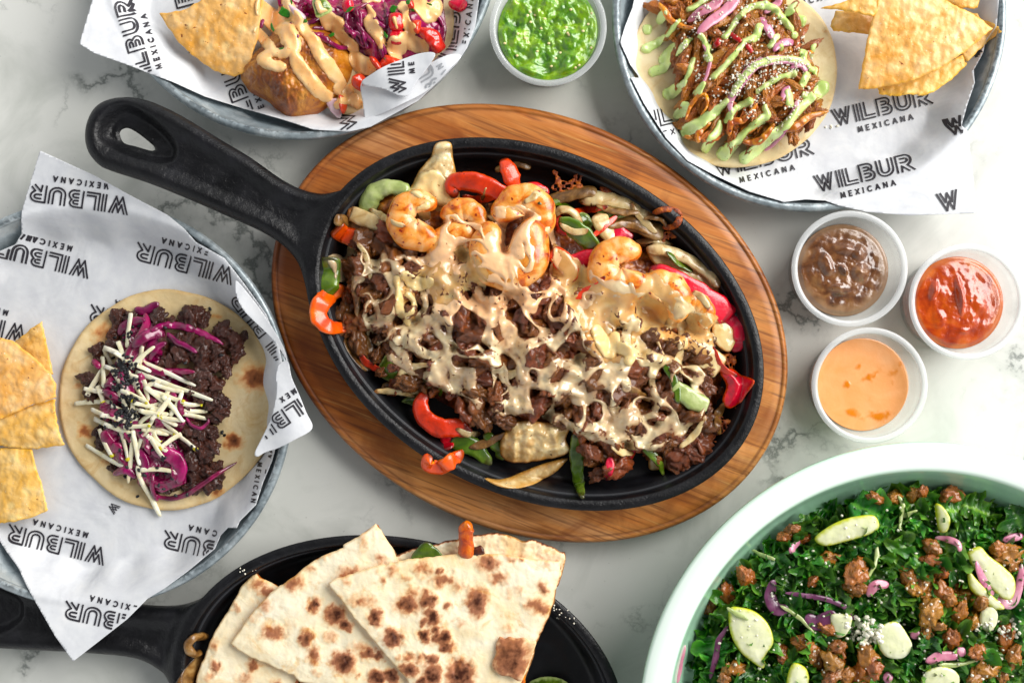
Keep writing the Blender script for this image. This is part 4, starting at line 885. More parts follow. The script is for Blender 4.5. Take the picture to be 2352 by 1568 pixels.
tortilla(1686, 160, 243, 222, lambda x, y: np.maximum(zp2(x, y) * .35 + .0035, 0), M_tort, 'white corn tortilla under the pulled chicken and green sauce', [tuple(Z4([(x, y)])[0]) + (r * .31, r * .31, s) for x, y, r, s in [(1660, 260, 18, .6), (1560, 220, 16, .3), (460, 580, 20, .25), (235, 480, 25, .2), (1350, 40, 25, .3), (1520, 120, 20, .2)]], 5, .0026)
tortilla(838, 50, 205, 216, lambda x, y: np.maximum(zp1(x, y) * .35 + .0035, 0), M_tort, 'white corn tortilla under the battered fish', [], 8, .0026)

def chip_mat():
    t = NT('fried_corn_chip'); c = t.ramp(t.noise(75, 5, .8), [(.3, '#d8a05a'), (.5, '#e6b87c'), (.68, '#efcc9a'), (.8, '#f5deb8')])
    vr = t.voro(90, 'F1'); c = t.mix(t.ramp(vr, [(.1, .5), (.28, 0.)]), c, '#f5dfab')
    c = t.mix(t.ramp(t.noise(380, 3, .3), [(.68, 0.), (.72, 1.)]), c, '#7e3f12')
    c = t.mix(t.ramp(t.noise(900, 2, .1), [(.70, 0.), (.74, .9)]), c, '#f8f0dc')
    c = t.mix(t.math('MULTIPLY', t.attr('m'), .55), c, '#eab253')
    c = t.vary(c, .07, .008)
    nb = t.bump(t.ramp(vr, [(0., 1.), (.35, 0.)]), .0003); nb = t.bump(t.noise(200, 5, .6), .0004, nb); return t.out(c, .42, t.bump(t.noise(800, 3), .00018, nb), spec=.4, coat=.15, coatr=.3)
M_chip = chip_mat()
def chip(pts, z0, z1, tilt, label, curv=.002, n=6, seed=0):
    ps = []
    for (a, b) in zip(pts, pts[1:] + pts[:1]):
        for i in range(n): ps.append((a[0] + (b[0] - a[0]) * i / n, a[1] + (b[1] - a[1]) * i / n))
    g = np.random.default_rng(seed + 5); ps = [(u + g.normal() * .9, v + g.normal() * .9) for u, v in ps]
    return slab('tortilla_chip', ps, z0, z1, M_chip, .0013, .0003, label, 'chip', 'fried corn tortilla chips', tilt, .0007, .0009, curv=curv, sm=2, seed=seed, edgew=.0018)
Z1 = zc(200, 0, 2.24); Z5 = zc(3000, 0, 1.8667); ZC = zc(0, 1100, 1.65)
chip(Z1([(875, 100), (1060, 92), (1250, 10), (1330, -140), (1800, -120), (1730, 300), (1640, 600), (1520, 640), (1350, 590), (1150, 450), (1030, 340)]), .013, .018, (1, 1), 'golden corn chip tucked beneath the battered fish', seed=1)
# chips by the chicken taco
chip(Z5([(150, 50), (300, 20), (420, -40), (560, -80), (560, 60), (500, 125), (380, 95), (260, 72)]), .024, .028, (1, 0), 'thin chip corner overlapping the right edge of the corn tortilla', seed=2)
chip(Z5([(225, 180), (250, 70), (420, 90), (540, 110), (540, 240), (465, 250), (340, 230), (235, 215)]), .012, .015, (1, 0), 'short folded chip below the thin chip corner', seed=3)
chip(Z5([(1000, -60), (1260, -40), (1240, 60), (1210, 70), (1110, 60), (1000, 10)]), .018, .021, (1, 0), 'chip corner at the top behind the large front chip', seed=4)
chip(Z5([(900, -60), (1090, 60), (1230, 110), (1340, 215), (1355, 260), (1280, 330), (1160, 440), (1060, 300), (900, 200)]), .014, .018, (1, 0), 'rear chip showing a yellow edge right of the large front chip', seed=5)
chip(Z5([(550, 600), (800, 540), (1000, 460), (1125, 390), (1165, 450), (1060, 560), (940, 640), (850, 680), (760, 665), (680, 680), (600, 665), (555, 660)]), .014, .017, (1, -1), 'lower chip with a blistered rim below the large front chip', seed=6)
chip(Z5([(545, -40), (760, -50), (930, -20), (1080, 60), (1220, 130), (1330, 215), (1230, 300), (1100, 400), (950, 500), (800, 560), (690, 590), (600, 600), (520, 615), (430, 610), (450, 420), (470, 280), (500, 130)]), .021, .029, (1, 1), 'large front corn chip on the pile at the upper right', seed=7, curv=.003)
# chips by the beef taco
chip(ZC([(85, 295), (160, 250), (270, 165), (290, 280), (315, 380), (335, 500), (250, 480), (150, 400), (60, 380)]), .0085, .012, (1, 0), 'pointed chip corner at the back of the left chip pile', seed=8)
chip(ZC([(-160, 1000), (0, 950), (200, 960), (240, 1100), (275, 1220), (302, 1340), (200, 1385), (40, 1420), (0, 1420), (-160, 1400)]), .0085, .0105, (1, 0), 'lowest chip of the left pile with a dark scorch mark', seed=9)
chip(ZC([(-160, 760), (0, 770), (180, 700), (345, 650), (355, 760), (370, 860), (395, 940), (220, 962), (60, 955), (0, 942), (-160, 900)]), .012, .015, (0, 1), 'middle chip of the left pile with its curved near edge', seed=10)
chip(ZC([(-160, 290), (0, 270), (80, 290), (180, 360), (260, 430), (320, 500), (350, 555), (345, 640), (200, 690), (60, 750), (0, 775), (-160, 800)]), .017, .021, (0, 1), 'top chip of the left pile with a rounded far edge', seed=11)

# quesadilla wedges in the second skillet
ZQ = zc(700, 1900, 2.376); ZR = zc(1400, 1900, 2.352)
M_fill = food('orange_cheese_filling', [(.3, '#8c3f12'), (.5, '#d17a22'), (.75, '#f0a83f')], 160, 5, .5, .35, ((400, .0005),), .05, coat=.4, coatr=.15)
def wedge(outl, z0, z1, tilt, label, sp, seed, fill=None, n=7):
    def dens(pp, n_):
        ps = []
        for (a, b) in zip(pp, pp[1:] + pp[:1]):
            L = math.hypot(a[0] - b[0], a[1] - b[1]); k = max(1, int(L / 9)); ps += [(a[0] + (b[0] - a[0]) * i / k, a[1] + (b[1] - a[1]) * i / k) for i in range(k)]
        g = np.random.default_rng(n_); return [(u + g.normal() * .9, v + g.normal() * .9) for u, v in ps]
    zm = (z0 + z1) / 2; A = np.array([P(u, v, zm)[:2] for u, v in outl]); c = np.array([np.mean([p[0] for p in outl]), np.mean([p[1] for p in outl])])
    root = empty('quesadilla_wedge', P(c[0], c[1], z0)); tag(root, label, 'quesadilla', 'toasted quesadilla wedges')
    L = [P(u, v, zm)[:2] + (r * S * 1.2, r2 * S * 1.2, s * 1.02) for u, v, r, r2, s in sp]; f = spots(L, seed)
    low = [(u + (c[0] - u) * .0, v + (c[1] - v) * .0) for u, v in outl]
    slab('bottom_tortilla', dens([(u + 3, v + 2) for u, v in outl], seed + 9), z0 - .006, z1 - .006, M_ques, .0018, .0, tilt=tilt, parent=root, sm=1, seed=seed + 1, res=.0009, extra={'e': lambda x, y, d: .2 + 0 * x})
    slab('filling', [(u + (c[0] - u) * .012, v + (c[1] - v) * .012) for u, v in (fill or outl)], z0 - .0025, z1 - .0025, M_fill, .0036, .0, tilt=tilt, parent=root, nz=.0012, sm=3, seed=seed, res=.0009)
    o = slab('top_tortilla', dens(outl, seed), z0, z1, M_ques, .0020, .0006, tilt=tilt, parent=root, sm=1, seed=seed, nz=.0003, zfun=lambda x, y: .0008 * fbm2(x, y, 42, 2, seed) + .0010 * f(x, y) * (fbm2(x, y, 160, 2, 1) > -.5), extra={'m': f, 'e': lambda x, y, d: .5 * (1 - sst(0, .0015, d))}, res=.0006)
    return root
def q1(L, conv): return [tuple(conv([(x, y)])[0]) + (rx / 2.36 * .6125, ry / 2.36 * .6125, s) for x, y, rx, ry, s in L]
w1 = ZQ([(620, 590), (655, 625), (700, 650), (760, 680), (815, 712), (1000, 900), (1100, 1300), (900, 1700), (500, 1900), (60, 1800), (80, 1568), (90, 1500), (180, 1260), (250, 1100), (380, 900), (490, 700), (550, 640)])
w2_ = ZQ([(1690, 150), (1730, 210), (1800, 310), (1842, 380), (1860, 410), (2000, 700), (2100, 1100), (2050, 1500), (1900, 1750), (1500, 1700), (1180, 1600), (1000, 1560), (940, 1500), (800, 1450), (680, 1400), (560, 1350), (450, 1290), (375, 1235), (480, 1080), (590, 930), (740, 770), (950, 620), (1100, 500), (1200, 440), (1400, 365), (1395, 335), (1500, 280)])
w3 = ZR([(-407, 683), (-330, 640), (-150, 580), (0, 528), (180, 490), (380, 452), (600, 428), (800, 402), (835, 425), (860, 404), (1050, 415), (1220, 425), (1400, 460), (1430, 462), (1560, 470), (1660, 475), (1640, 600), (1600, 740), (1580, 850), (1530, 960), (1480, 1080), (1430, 1180), (1400, 1300), (1350, 1450), (1280, 1620), (600, 1700), (320, 1600), (280, 1500), (200, 1420), (80, 1290), (0, 1190), (-100, 1070), (-200, 950), (-300, 810), (-390, 720)])
M_w = M_ques
wedge(w1, .020, .022, (1, 0), 'lowest quesadilla wedge at the left of the stack', q1([(640, 690, 90, 50, .6), (720, 740, 60, 60, .75), (430, 890, 40, 50, .5), (240, 1230, 50, 60, .5), (255, 1420, 55, 60, .75), (200, 1500, 50, 60, .45), (600, 1410, 60, 50, .8), (520, 1530, 90, 60, .5), (800, 1560, 60, 40, .6)], ZQ), 21)
wedge(w2_, .025, .030, (1, 0), 'middle quesadilla wedge with its tip over the skillet rim', q1([(1580, 300, 40, 90, .5), (1740, 450, 60, 50, .55), (1450, 570, 100, 70, .6), (960, 670, 90, 80, .72), (1090, 550, 60, 40, .5), (690, 870, 80, 60, .55), (1140, 870, 60, 60, .92), (770, 1120, 110, 70, .72), (1065, 1180, 60, 80, .9), (1330, 960, 90, 90, .95), (1420, 1040, 60, 50, .95), (1280, 1160, 60, 50, .5), (1130, 1320, 60, 80, .75), (1400, 1380, 100, 100, .98), (1620, 1290, 60, 60, .85), (1700, 1320, 50, 50, .9), (1700, 1520, 90, 60, .98), (1830, 1500, 70, 60, .9), (1530, 1490, 30, 40, .6), (590, 980, 70, 40, .45), (1230, 430, 60, 40, .45), (1560, 1240, 100, 60, .5), (900, 1050, 60, 60, .3), (1160, 1480, 40, 40, .4)], ZQ), 22)
# raised lower tortilla of the front wedge
slab('tortilla_flap', ZR([(0, 500), (200, 430), (380, 360), (560, 330), (640, 300), (780, 280), (870, 250), (940, 248), (1050, 228), (1150, 238), (1250, 268), (1320, 300), (1400, 285), (1500, 320), (1600, 360), (1645, 395), (1690, 400), (1692, 480), (1650, 640), (1600, 700), (1400, 560), (900, 480), (400, 520)]), .028, .030, M_ques, .0018, 0, 'lower tortilla of the front wedge showing behind its top edge', 'tortilla', tilt=(1, 0), sm=3, extra={'e': lambda x, y, d: .35 * sst(-.1, .4, fbm2(x, y, 60, 3, 2))}, nz=.001)
strip('chicken_strip', ZR([(820, 450), (820, 340), (815, 250), (825, 180), (860, 150)]), [20, 15, 17, 10], 10, food('roasted_chicken', [(.3, '#8a3208'), (.5, '#c05c1c'), (.75, '#e08a3c')], 160, 6, .8, .34, ((400, .0005),), 0, coat=.5), [34, 36, 38, 39], label='roasted chicken strip poking up behind the front wedge', cat='chicken')
strip('green_pepper_piece', ZR([(470, 460), (460, 380), (445, 310)]), [42, 26, 5], 5, M_grep, [33, 34, 35], label='green pepper tip sticking out behind the front wedge', cat='pepper', tap=(1, .3))
strip('beef_crumb', ZR([(860, 400), (920, 390), (970, 370)]), 11, 8, M_beefd, [33, 34, 34], label='small dark meat crumb right of the roasted chicken strip', cat='meat')
wedge(w3, .033, .036, (1, 0), 'front quesadilla wedge lying on top of the stack', q1([(1010, 480, 110, 80, .7), (440, 540, 80, 70, .65), (160, 555, 50, 50, .55), (95, 645, 35, 40, .55), (290, 630, 60, 40, .5), (580, 560, 40, 30, .8), (610, 640, 90, 60, .7), (740, 690, 60, 60, .5), (1100, 620, 90, 60, .62), (1220, 450, 60, 40, .5), (1300, 465, 30, 30, .6), (1290, 720, 60, 50, .4), (1490, 690, 60, 60, .68), (1540, 520, 30, 50, .4), (1440, 860, 90, 70, .72), (1500, 890, 60, 50, .75), (920, 830, 90, 120, .93), (860, 720, 80, 60, .35), (340, 760, 70, 60, .6), (300, 860, 110, 80, .88), (480, 820, 70, 90, .9), (660, 870, 40, 50, .75), (520, 970, 70, 80, .97), (20, 970, 60, 80, .95), (-100, 830, 130, 60, .55), (430, 1010, 40, 40, .8), (455, 1130, 60, 60, .95), (550, 1090, 40, 40, .9), (600, 1150, 80, 70, .97), (650, 1230, 70, 50, .97), (170, 1160, 90, 80, .96), (780, 1010, 60, 50, .42), (-240, 650, 50, 40, .5), (320, 1320, 60, 40, .65), (310, 1430, 80, 60, .92), (430, 1340, 60, 60, .6), (520, 1340, 50, 50, .85), (520, 1470, 80, 100, .97), (770, 1480, 120, 140, .97), (220, 1330, 30, 30, .6), (860, 1380, 50, 60, .5), (30, 560, 60, 40, .3), (1200, 750, 40, 60, .3), (-330, 800, 70, 40, .4), (1190, 1060, 60, 40, .45), (430, 1540, 60, 50, .9), (720, 280 + 300, 40, 30, .3)], ZR), 23)
slab('folded_tortilla_flake', ZR([(1112, 1150), (1160, 1165), (1200, 1145), (1262, 1160), (1330, 1150), (1380, 1185), (1438, 1185), (1405, 1290), (1370, 1380), (1330, 1470), (1295, 1540), (1200, 1500), (1120, 1490), (1062, 1440), (1048, 1380), (1080, 1300), (1078, 1240)]), .0385, .0405, M_ques, .0018, .001, 'dark toasted tortilla flake folded up on the front wedge', 'tortilla', tilt=(1, 0), sm=4, extra={'m': spots([P(*ZR([(1210, 1320)])[0], .04)[:2] + (.0145, .019, .86)], 4), 'e': lambda x, y, d: 0 * x})
strip('onion_strip', [(478, 1461), (450, 1462), (432, 1478), (440, 1497), (462, 1500)], 10, 8, M_oniond, [12, 14, 15, 14, 12], label='browned onion strip beside the lowest quesadilla wedge', cat='onion')
slab('tortilla_scrap', [(455, 1500), (470, 1510), (450, 1568), (440, 1600), (400, 1600), (418, 1555)], .010, .012, M_oniond, .002, 0, 'dark brown tortilla end at the left of the lower skillet', 'tortilla')
# ================================================================ FOOD: dark beef taco (left tray)
M_cab = food('pickled_purple_cabbage', [(.3, '#4e0a2e'), (.5, '#7c144a'), (.7, '#9c2a64'), (.85, '#c46a96')], 120, 4, .4, .25, ((300, .0004),), .2, .012, sss=.15, sssr=(.003, .001, .002), ssss=1.0, coat=.7, coatr=.08)
M_apple = food('apple_matchstick', [(.26, '#d9b9a8'), (.38, '#e6dcb8'), (.55, '#efebd2'), (.75, '#f8f5e6')], 90, 4, .4, .35, ((300, .0004),), .07, .012, m='#dcd6a0', sss=.25, sssr=(.004, .004, .002), ssss=1.0, coat=.4, coatr=.15)
M_appleskin = food('apple_skin_tip', [(.3, '#b3a83a'), (.6, '#d2c65c')], 110, 3, .4, .35, ((400, .0002),), .1, .02)
M_seed = food('black_sesame', [(.3, '#08080a'), (.7, '#1e1e22')], 300, 3, .2, .35, ((900, .0001),), .3)
LD = lumps('dark_beef_chunk', 7, M_beefd, .38, .15, .12, 4, 30, (1.1, .85, .62))
LM3 = [((330, 730), 'at the far left of the taco'), ((470, 720), 'at the far edge beside the curled cabbage'), ((540, 790), 'at the far right of the taco'), ((470, 800), 'under the two short cabbage shreds'), ((500, 880), 'at the right end of the apple sticks'), ((440, 980), 'below the apple sticks'), ((480, 1060), 'at the near right of the taco'), ((370, 1070), 'at the near left of the taco'), ((220, 880), 'sticking out at the left of the apple sticks')]
ch = ZL([(430, 250, 62), (390, 350, 50), (400, 420, 45), (500, 240, 45), (680, 240, 58), (640, 300, 45), (900, 250, 80), (980, 260, 62), (930, 200, 45), (860, 260, 40), (765, 265, 32), (1100, 340, 70), (1160, 400, 70), (1200, 450, 55), (1240, 370, 40), (1190, 500, 40), (720, 440, 55), (800, 400, 60), (880, 400, 65), (960, 430, 60), (1030, 420, 60), (1060, 480, 60), (980, 500, 60),
    (900, 480, 60), (820, 480, 60), (760, 530, 50), (720, 560, 45), (1100, 540, 60), (1040, 570, 55), (1130, 590, 45), (960, 580, 60), (1010, 640, 60), (1060, 690, 60), (960, 680, 50), (900, 620, 55), (1060, 780, 60), (1010, 800, 55), (1100, 800, 50), (1100, 860, 55), (1050, 900, 45), (960, 760, 50), (900, 720, 45),
    (230, 650, 60), (240, 740, 48), (290, 460, 45), (310, 540, 40), (880, 970, 65), (960, 970, 65), (1020, 1000, 60), (1030, 1070, 60), (960, 1070, 65), (890, 1040, 60), (1000, 1140, 55), (930, 1150, 50), (880, 1190, 70), (830, 1240, 50), (930, 1250, 60), (1010, 1240, 60), (1070, 1230, 50), (1060, 1300, 60), (1000, 1330, 60), (940, 1340, 50), (880, 1340, 45),
    (430, 1160, 50), (400, 1230, 40), (310, 1060, 42), (290, 990, 35), (680, 1330, 55), (740, 1350, 50), (800, 1330, 45), (620, 1330, 45), (500, 1250, 45), (700, 900, 60), (600, 800, 60), (500, 700, 60), (450, 900, 60), (550, 1000, 60), (650, 1050, 60), (750, 1100, 55), (600, 650, 60), (380, 700, 60), (380, 1000, 50), (820, 820, 60), (550, 500, 60), (620, 420, 50), (480, 600, 50), (350, 840, 50)])
for i, (u, v, r) in enumerate(ch):
    me, VF = LD[i % 7]; dc = 1 - min(1, math.hypot(u - 400, v - 905) / 210); z = .0075 + .010 * dc ** .8 + R_.uniform(0, .002); x, y, z = P(u, v, z)
    tag(place('dark_beef_chunk', me, VF, (x, y, z), (R_.uniform(-.5, .5), R_.uniform(-.5, .5), R_.uniform(0, 6.28)), r * S * .93), near((u, v), LM3, 'glazed dark beef chunk %s'), 'beef', 'dark beef chunks on the left taco')
cb = polysdf([P(u, v, .02)[:2] for u, v in ZL([(420, 300), (560, 240), (680, 320), (720, 440), (700, 560), (820, 640), (900, 800), (880, 960), (780, 1080), (860, 1200), (830, 1340), (680, 1400), (560, 1350), (480, 1280), (400, 1280), (340, 1100), (300, 1000), (260, 860), (270, 700), (330, 600), (400, 480)])])
tag(field('cabbage_bed', cb, lambda x, y, d: np.maximum(bilin(HB, x, y) * .4 + .0125, .013) + .0035 * fbm2(x, y, 150, 4, 19) * sst(0, .004, d) - .004 * (1 - sst(0, .006, d)), lambda x, y, d: .005 + 0 * x, .0007, M_cab), 'tangle of pickled purple cabbage under the apple sticks', 'cabbage', kind='stuff')
for i, (pts, w_, lb) in enumerate([
    ([(530, 185), (590, 205), (640, 180), (690, 150)], 28, 'curled broad purple cabbage leaf end at the far edge of the taco'),
    ([(600, 215), (605, 300), (560, 390), (500, 470), (480, 540)], 26, 'broad purple cabbage ribbon running down from the curled end'),
    ([(430, 360), (470, 300), (540, 270), (600, 260)], 28, 'purple cabbage ribbon crossing under the upright apple stick'),
    ([(520, 440), (600, 370), (680, 350), (640, 430), (600, 520)], 34, 'bunched cabbage leaf in the middle of the purple heap'),
    ([(640, 330), (700, 300), (780, 293), (900, 318), (1010, 368), (1110, 418)], 22, 'longest cabbage shred arching over the dark beef'),
    ([(745, 345), (800, 400), (870, 430), (940, 472)], 17, 'short cabbage shred slanting down below the longest one'),
    ([(630, 530), (650, 470), (690, 430), (740, 410)], 20, 'hooked cabbage shred left of the short slanting one'),
    ([(560, 480), (620, 570), (700, 600), (800, 598), (925, 598)], 22, 'cabbage shred with a squared right end above the apple sticks'),
    ([(870, 895), (900, 945), (960, 965), (1005, 935), (1015, 905)], 10, 'thin cabbage loop below the right ends of the apple sticks'),
    ([(600, 1365), (700, 1420), (800, 1420), (880, 1395), (960, 1340), (1080, 1260), (1200, 1190)], 15, 'long thin cabbage tail reaching to the near right'),
    ([(655, 1270), (645, 1340), (660, 1410), (682, 1440)], 13, 'small cabbage stalk hanging over the near edge'),
    ([(330, 980), (350, 1040), (400, 1090), (440, 1070)], 38, 'cabbage patch at the left below the sesame seeds'),
    ([(640, 1120), (720, 1130), (800, 1170), (830, 1240), (820, 1330)], 42, 'wide cabbage leaf at the near side of the heap'),
    ([(260, 520), (290, 560), (330, 600)], 18, 'cabbage tip at the far left behind the beef'),
    ([(320, 720), (400, 760), (480, 800)], 24, 'cabbage ribbon buried under the left apple sticks'),
    ([(620, 700), (720, 720), (800, 760)], 30, 'cabbage ribbon buried under the long apple sticks'),
    ([(700, 880), (780, 920), (860, 930)], 26, 'cabbage ribbon seen between the lower apple sticks'),
    ([(560, 1100), (600, 1200), (580, 1280), (560, 1340)], 30, 'cabbage ribbon beside the near apple stick fan'),
    ([(390, 1270), (470, 1240), (540, 1290)], 22, 'ragged cabbage end at the near left'),
    ([(440, 960), (520, 940), (600, 960)], 22, 'cabbage ribbon below the sesame cluster'),
    ]):
    z = ZL([(*p,) for p in pts]); strip('cabbage_shred', z, [w_ * .25, w_ * .38, w_ * .42, w_ * .36, w_ * .2], 4.0, M_cab, off=.0004, label=lb, cat='cabbage', roll=.25 * math.sin(i * 2.1), n=8)
sticks = [(220, 755, 330, 560), (330, 450, 380, 560), (505, 215, 480, 440), (580, 430, 560, 560), (330, 440, 930, 690), (540, 600, 1040, 785), (500, 640, 640, 850), (140, 808, 390, 795), (200, 708, 350, 725), (250, 845, 420, 910), (265, 905, 480, 1000), (590, 650, 620, 790), (600, 835, 750, 775), (840, 735, 760, 890), (755, 715, 690, 830), (820, 805, 975, 812), (800, 830, 1008, 858), (760, 855, 1000, 905), (520, 840, 720, 900),
    (640, 870, 810, 952), (560, 850, 860, 920), (700, 915, 940, 1110), (540, 880, 490, 1325), (655, 900, 545, 1110), (640, 960, 800, 1010), (610, 1010, 745, 1115), (640, 1040, 725, 1165), (300, 970, 385, 1155), (215, 1075, 470, 1225), (570, 1240, 795, 1252), (440, 980, 490, 1180), (330, 940, 530, 1005), (520, 980, 565, 1210), (290, 690, 325, 800), (400, 470, 640, 600), (420, 520, 560, 700), (440, 720, 620, 800), (380, 820, 540, 870), (480, 760, 560, 900), (630, 720, 860, 800), (420, 400, 470, 540), (600, 700, 700, 660), (650, 990, 700, 1060), (320, 500, 330, 700), (560, 940, 640, 880)] + [(cx - dx, cy - dy, cx + dx, cy + dy) for cx, cy, dx, dy in [(R_.gauss(560, 110), R_.gauss(820, 120), *(lambda a, l: (l * math.cos(a), l * math.sin(a)))(R_.gauss(.5, .7), R_.uniform(60, 130))) for _ in range(16)]]
LMs = [((250, 700), 'at the left end of the apple heap'), ((290, 830), 'fanning out to the left of the apple heap'), ((480, 570), 'standing at the far side of the apple heap'), ((560, 780), 'in the middle of the apple heap'), ((720, 700), 'in the long upper row of the apple heap'), ((880, 850), 'in the parallel bunch at the right'), ((820, 1000), 'slanting to the near right'), ((560, 1080), 'in the near fan of the apple heap'), ((350, 1080), 'at the near left of the apple heap'), ((690, 1230), 'low at the near edge of the apple heap')]
LMs = [(tuple(ZL([p])[0]), t) for p, t in LMs]
for i, (x1, y1, x2, y2) in enumerate(sticks):
    a, b = ZL([(x1, y1), (x2, y2)]); m_ = ((a[0] + b[0]) / 2 + R_.uniform(-1, 1) * 1.5, (a[1] + b[1]) / 2 + R_.uniform(-1, 1) * 4)
    strip('apple_stick', [a, m_, b], [R_.uniform(4.6, 5.8), R_.uniform(4.8, 5.8), R_.uniform(3.0, 5.2)], 1.7, M_apple, off=.0003, sq=6, roll=R_.uniform(-.5, .5), n=8, label=near(m_, LMs, 'pale apple matchstick %s'), cat='apple', group='apple matchsticks on the left taco', tap=(.9, .6), smooth=4, steps=5)
    if i % 3 == 0:
        c = COL.objects[-1]; e = (b[0] + (a[0] - b[0]) * .10, b[1] + (a[1] - b[1]) * .10)
        strip('skin_tip', [e, (b[0] * 1.0, b[1])], 5.6, 2.7, M_appleskin, off=-.0012, parent=c, sq=4, n=8, lay=False, tap=(.9, .5), steps=3)
strip('apple_stick', ZL([(545, 1210), (580, 1320), (640, 1420), (700, 1545)]), 5.5, 3.4, M_apple, off=.0003, sq=4, n=8, label='long apple matchstick hanging over the near edge of the tortilla', cat='apple', group='apple matchsticks on the left taco')
Vs, Fs = ico(2); Vs = Vs * np.array([1.25, .72, .45]) * (1 - .25 * (Vs[:, :1] > .3) * np.abs(Vs[:, :1])) ; me_seed = mkmesh('black_sesame_seed', Vs, Fs, M_seed)
sd = [(1025, 190), (550, 1412), (800, 1405), (590, 1270), (1095, 1000), (1120, 1012), (1105, 990), (730, 310), (403, 375), (655, 655), (552, 680), (555, 705), (650, 1108), (715, 1155), (712, 1172), (680, 1225), (740, 1262), (775, 1295), (600, 1275), (690, 1340), (720, 1362), (480, 1220), (470, 1285), (560, 1240), (905, 1085), (935, 1105), (430, 1010), (440, 1045), (495, 1065), (500, 1012), (570, 995), (435, 1110), (340, 900), (305, 940), (315, 905), (865, 540), (1100, 490), (560, 300), (680, 1268), (730, 1160), (480, 500), (460, 490), (520, 310), (510, 340), (490, 350), (497, 370), (460, 360), (462, 390), (515, 550), (875, 1398)]
g = np.random.default_rng(4)
for cx, cy, sx, sy, n_ in [(460, 560, 55, 40, 44), (470, 650, 50, 35, 22), (420, 700, 40, 20, 10), (480, 770, 50, 30, 22), (440, 850, 45, 35, 26), (490, 880, 35, 40, 16), (400, 930, 40, 25, 10), (490, 950, 20, 30, 8)]:
    sd += [(cx + g.normal() * sx * .7, cy + g.normal() * sy * .7) for _ in range(n_)]
LMd = [((460, 560), 'in the dense far cluster'), ((470, 680), 'in the line running down the apple sticks'), ((460, 850), 'in the dense near cluster'), ((450, 990), 'on the near apple sticks'), ((700, 1250), 'on the purple cabbage at the near side'), ((500, 340), 'on the upright apple stick'), ((1060, 1000), 'scattered on the right of the tortilla'), ((900, 400), 'on the dark beef'), ((1025, 190), 'alone at the far right of the tortilla'), ((550, 1412), 'alone at the near edge of the tortilla')]
LMd = [(tuple(ZL([p])[0]), t) for p, t in LMd]
for x, y in sd:
    u, v = ZL([(x, y)])[0]; X = hit(u, v, .0003)
    o = link('sesame_seed', me_seed, None, X, (R_.uniform(-.4, .4), R_.uniform(-.4, .4), R_.uniform(0, 6.28)), .00118)
    tag(o, near((u, v), LMd, 'black sesame seed %s'), 'seed', 'black sesame seeds on the left taco')

# ================================================================ FOOD: pulled chicken taco (right tray)
M_chick = food('pulled_chicken', [(.28, '#7c3410'), (.42, '#b96426'), (.58, '#df9344'), (.75, '#f2bd7c')], 130, 6, .8, .33, ((500, .0004), (160, .0006)), .25, .012, specks=(300, .67, '#571a07'), coat=.5, coatr=.15)
M_ponion = food('pickled_onion', [(.3, '#ad5f7c'), (.5, '#c78a9c'), (.75, '#e0b6c0')], 80, 4, .4, .28, ((300, .0003),), .12, .01, m='#d59aae', sss=.25, sssr=(.004, .002, .003), ssss=1.0, coat=.6, coatr=.1)
M_gcrema = food('green_crema', [(.3, '#bfd688'), (.5, '#cee09c'), (.75, '#dcebb6')], 90, 4, .3, .33, ((250, .0003),), 0, specks=(640, .70, '#4f8f45'), sss=.3, sssr=(.003, .004, .002), ssss=1.0, coat=.5, coatr=.12)
M_cotija = food('crumbled_white_cheese', [(.3, '#e9e3d0'), (.7, '#fbf8ec')], 500, 3, .2, .6, ((700, .0003),), .06)
M_chili = food('red_chili', [(.3, '#6d0c08'), (.6, '#b3190d')], 120, 3, .3, .25, ((300, .0003),), .15, coat=.6)
chickpoly = Z4([(330, 30), (400, 0), (560, -60), (900, -90), (1240, -40), (1260, 60), (1380, 170), (1400, 300), (1470, 400), (1420, 480), (1480, 600), (1430, 700), (1500, 830), (1440, 940), (1300, 970), (1150, 960), (1060, 1060), (960, 1070), (860, 1030), (800, 1000), (700, 1020), (620, 1060), (610, 960), (540, 880), (560, 740), (490, 600), (460, 420), (480, 260), (400, 160)])
LCk = lumps('pulled_chicken_shred', 10, M_chick, .30, .12, .22, 4, 60, (1.9, .62, .5))
LM2 = [(tuple(Z4([p])[0]), t) for p, t in [((450, 120), 'at the far left corner of the taco'), ((560, 380), 'along the left side of the taco'), ((600, 850), 'in the hollow curl at the near left'), ((700, 980), 'at the near left edge'), ((950, 1000), 'at the near edge under the green sauce'), ((1380, 900), 'in the pointed piece at the near right'), ((1430, 420), 'at the right edge of the taco'), ((1000, 380), 'in the crumbly middle of the taco'), ((1180, 700), 'beside the dark hollow near the middle'), ((900, 80), 'between the far pickled onions'), ((850, 560), 'left of the arching pickled onion'), ((1300, 600), 'under the arching pickled onion')]]
for i, (u, v) in enumerate(scatter_poly(chickpoly, 17, 12)):
    me, VF = LCk[i % 10]; dc = 1 - min(1, math.hypot(u - 1712, v - 165) / 200); z = .0095 + .016 * dc ** .7 + R_.uniform(0, .004); x, y, z = P(u, v, z)
    tag(place('pulled_chicken_shred', me, VF, (x, y, z), (R_.uniform(-.5, .5), R_.uniform(-.5, .5), R_.gauss(.9, .7)), R_.uniform(11, 19) * S), near((u, v), LM2, 'orange brown pulled chicken shred %s'), 'chicken', 'pulled chicken shreds on the right taco')
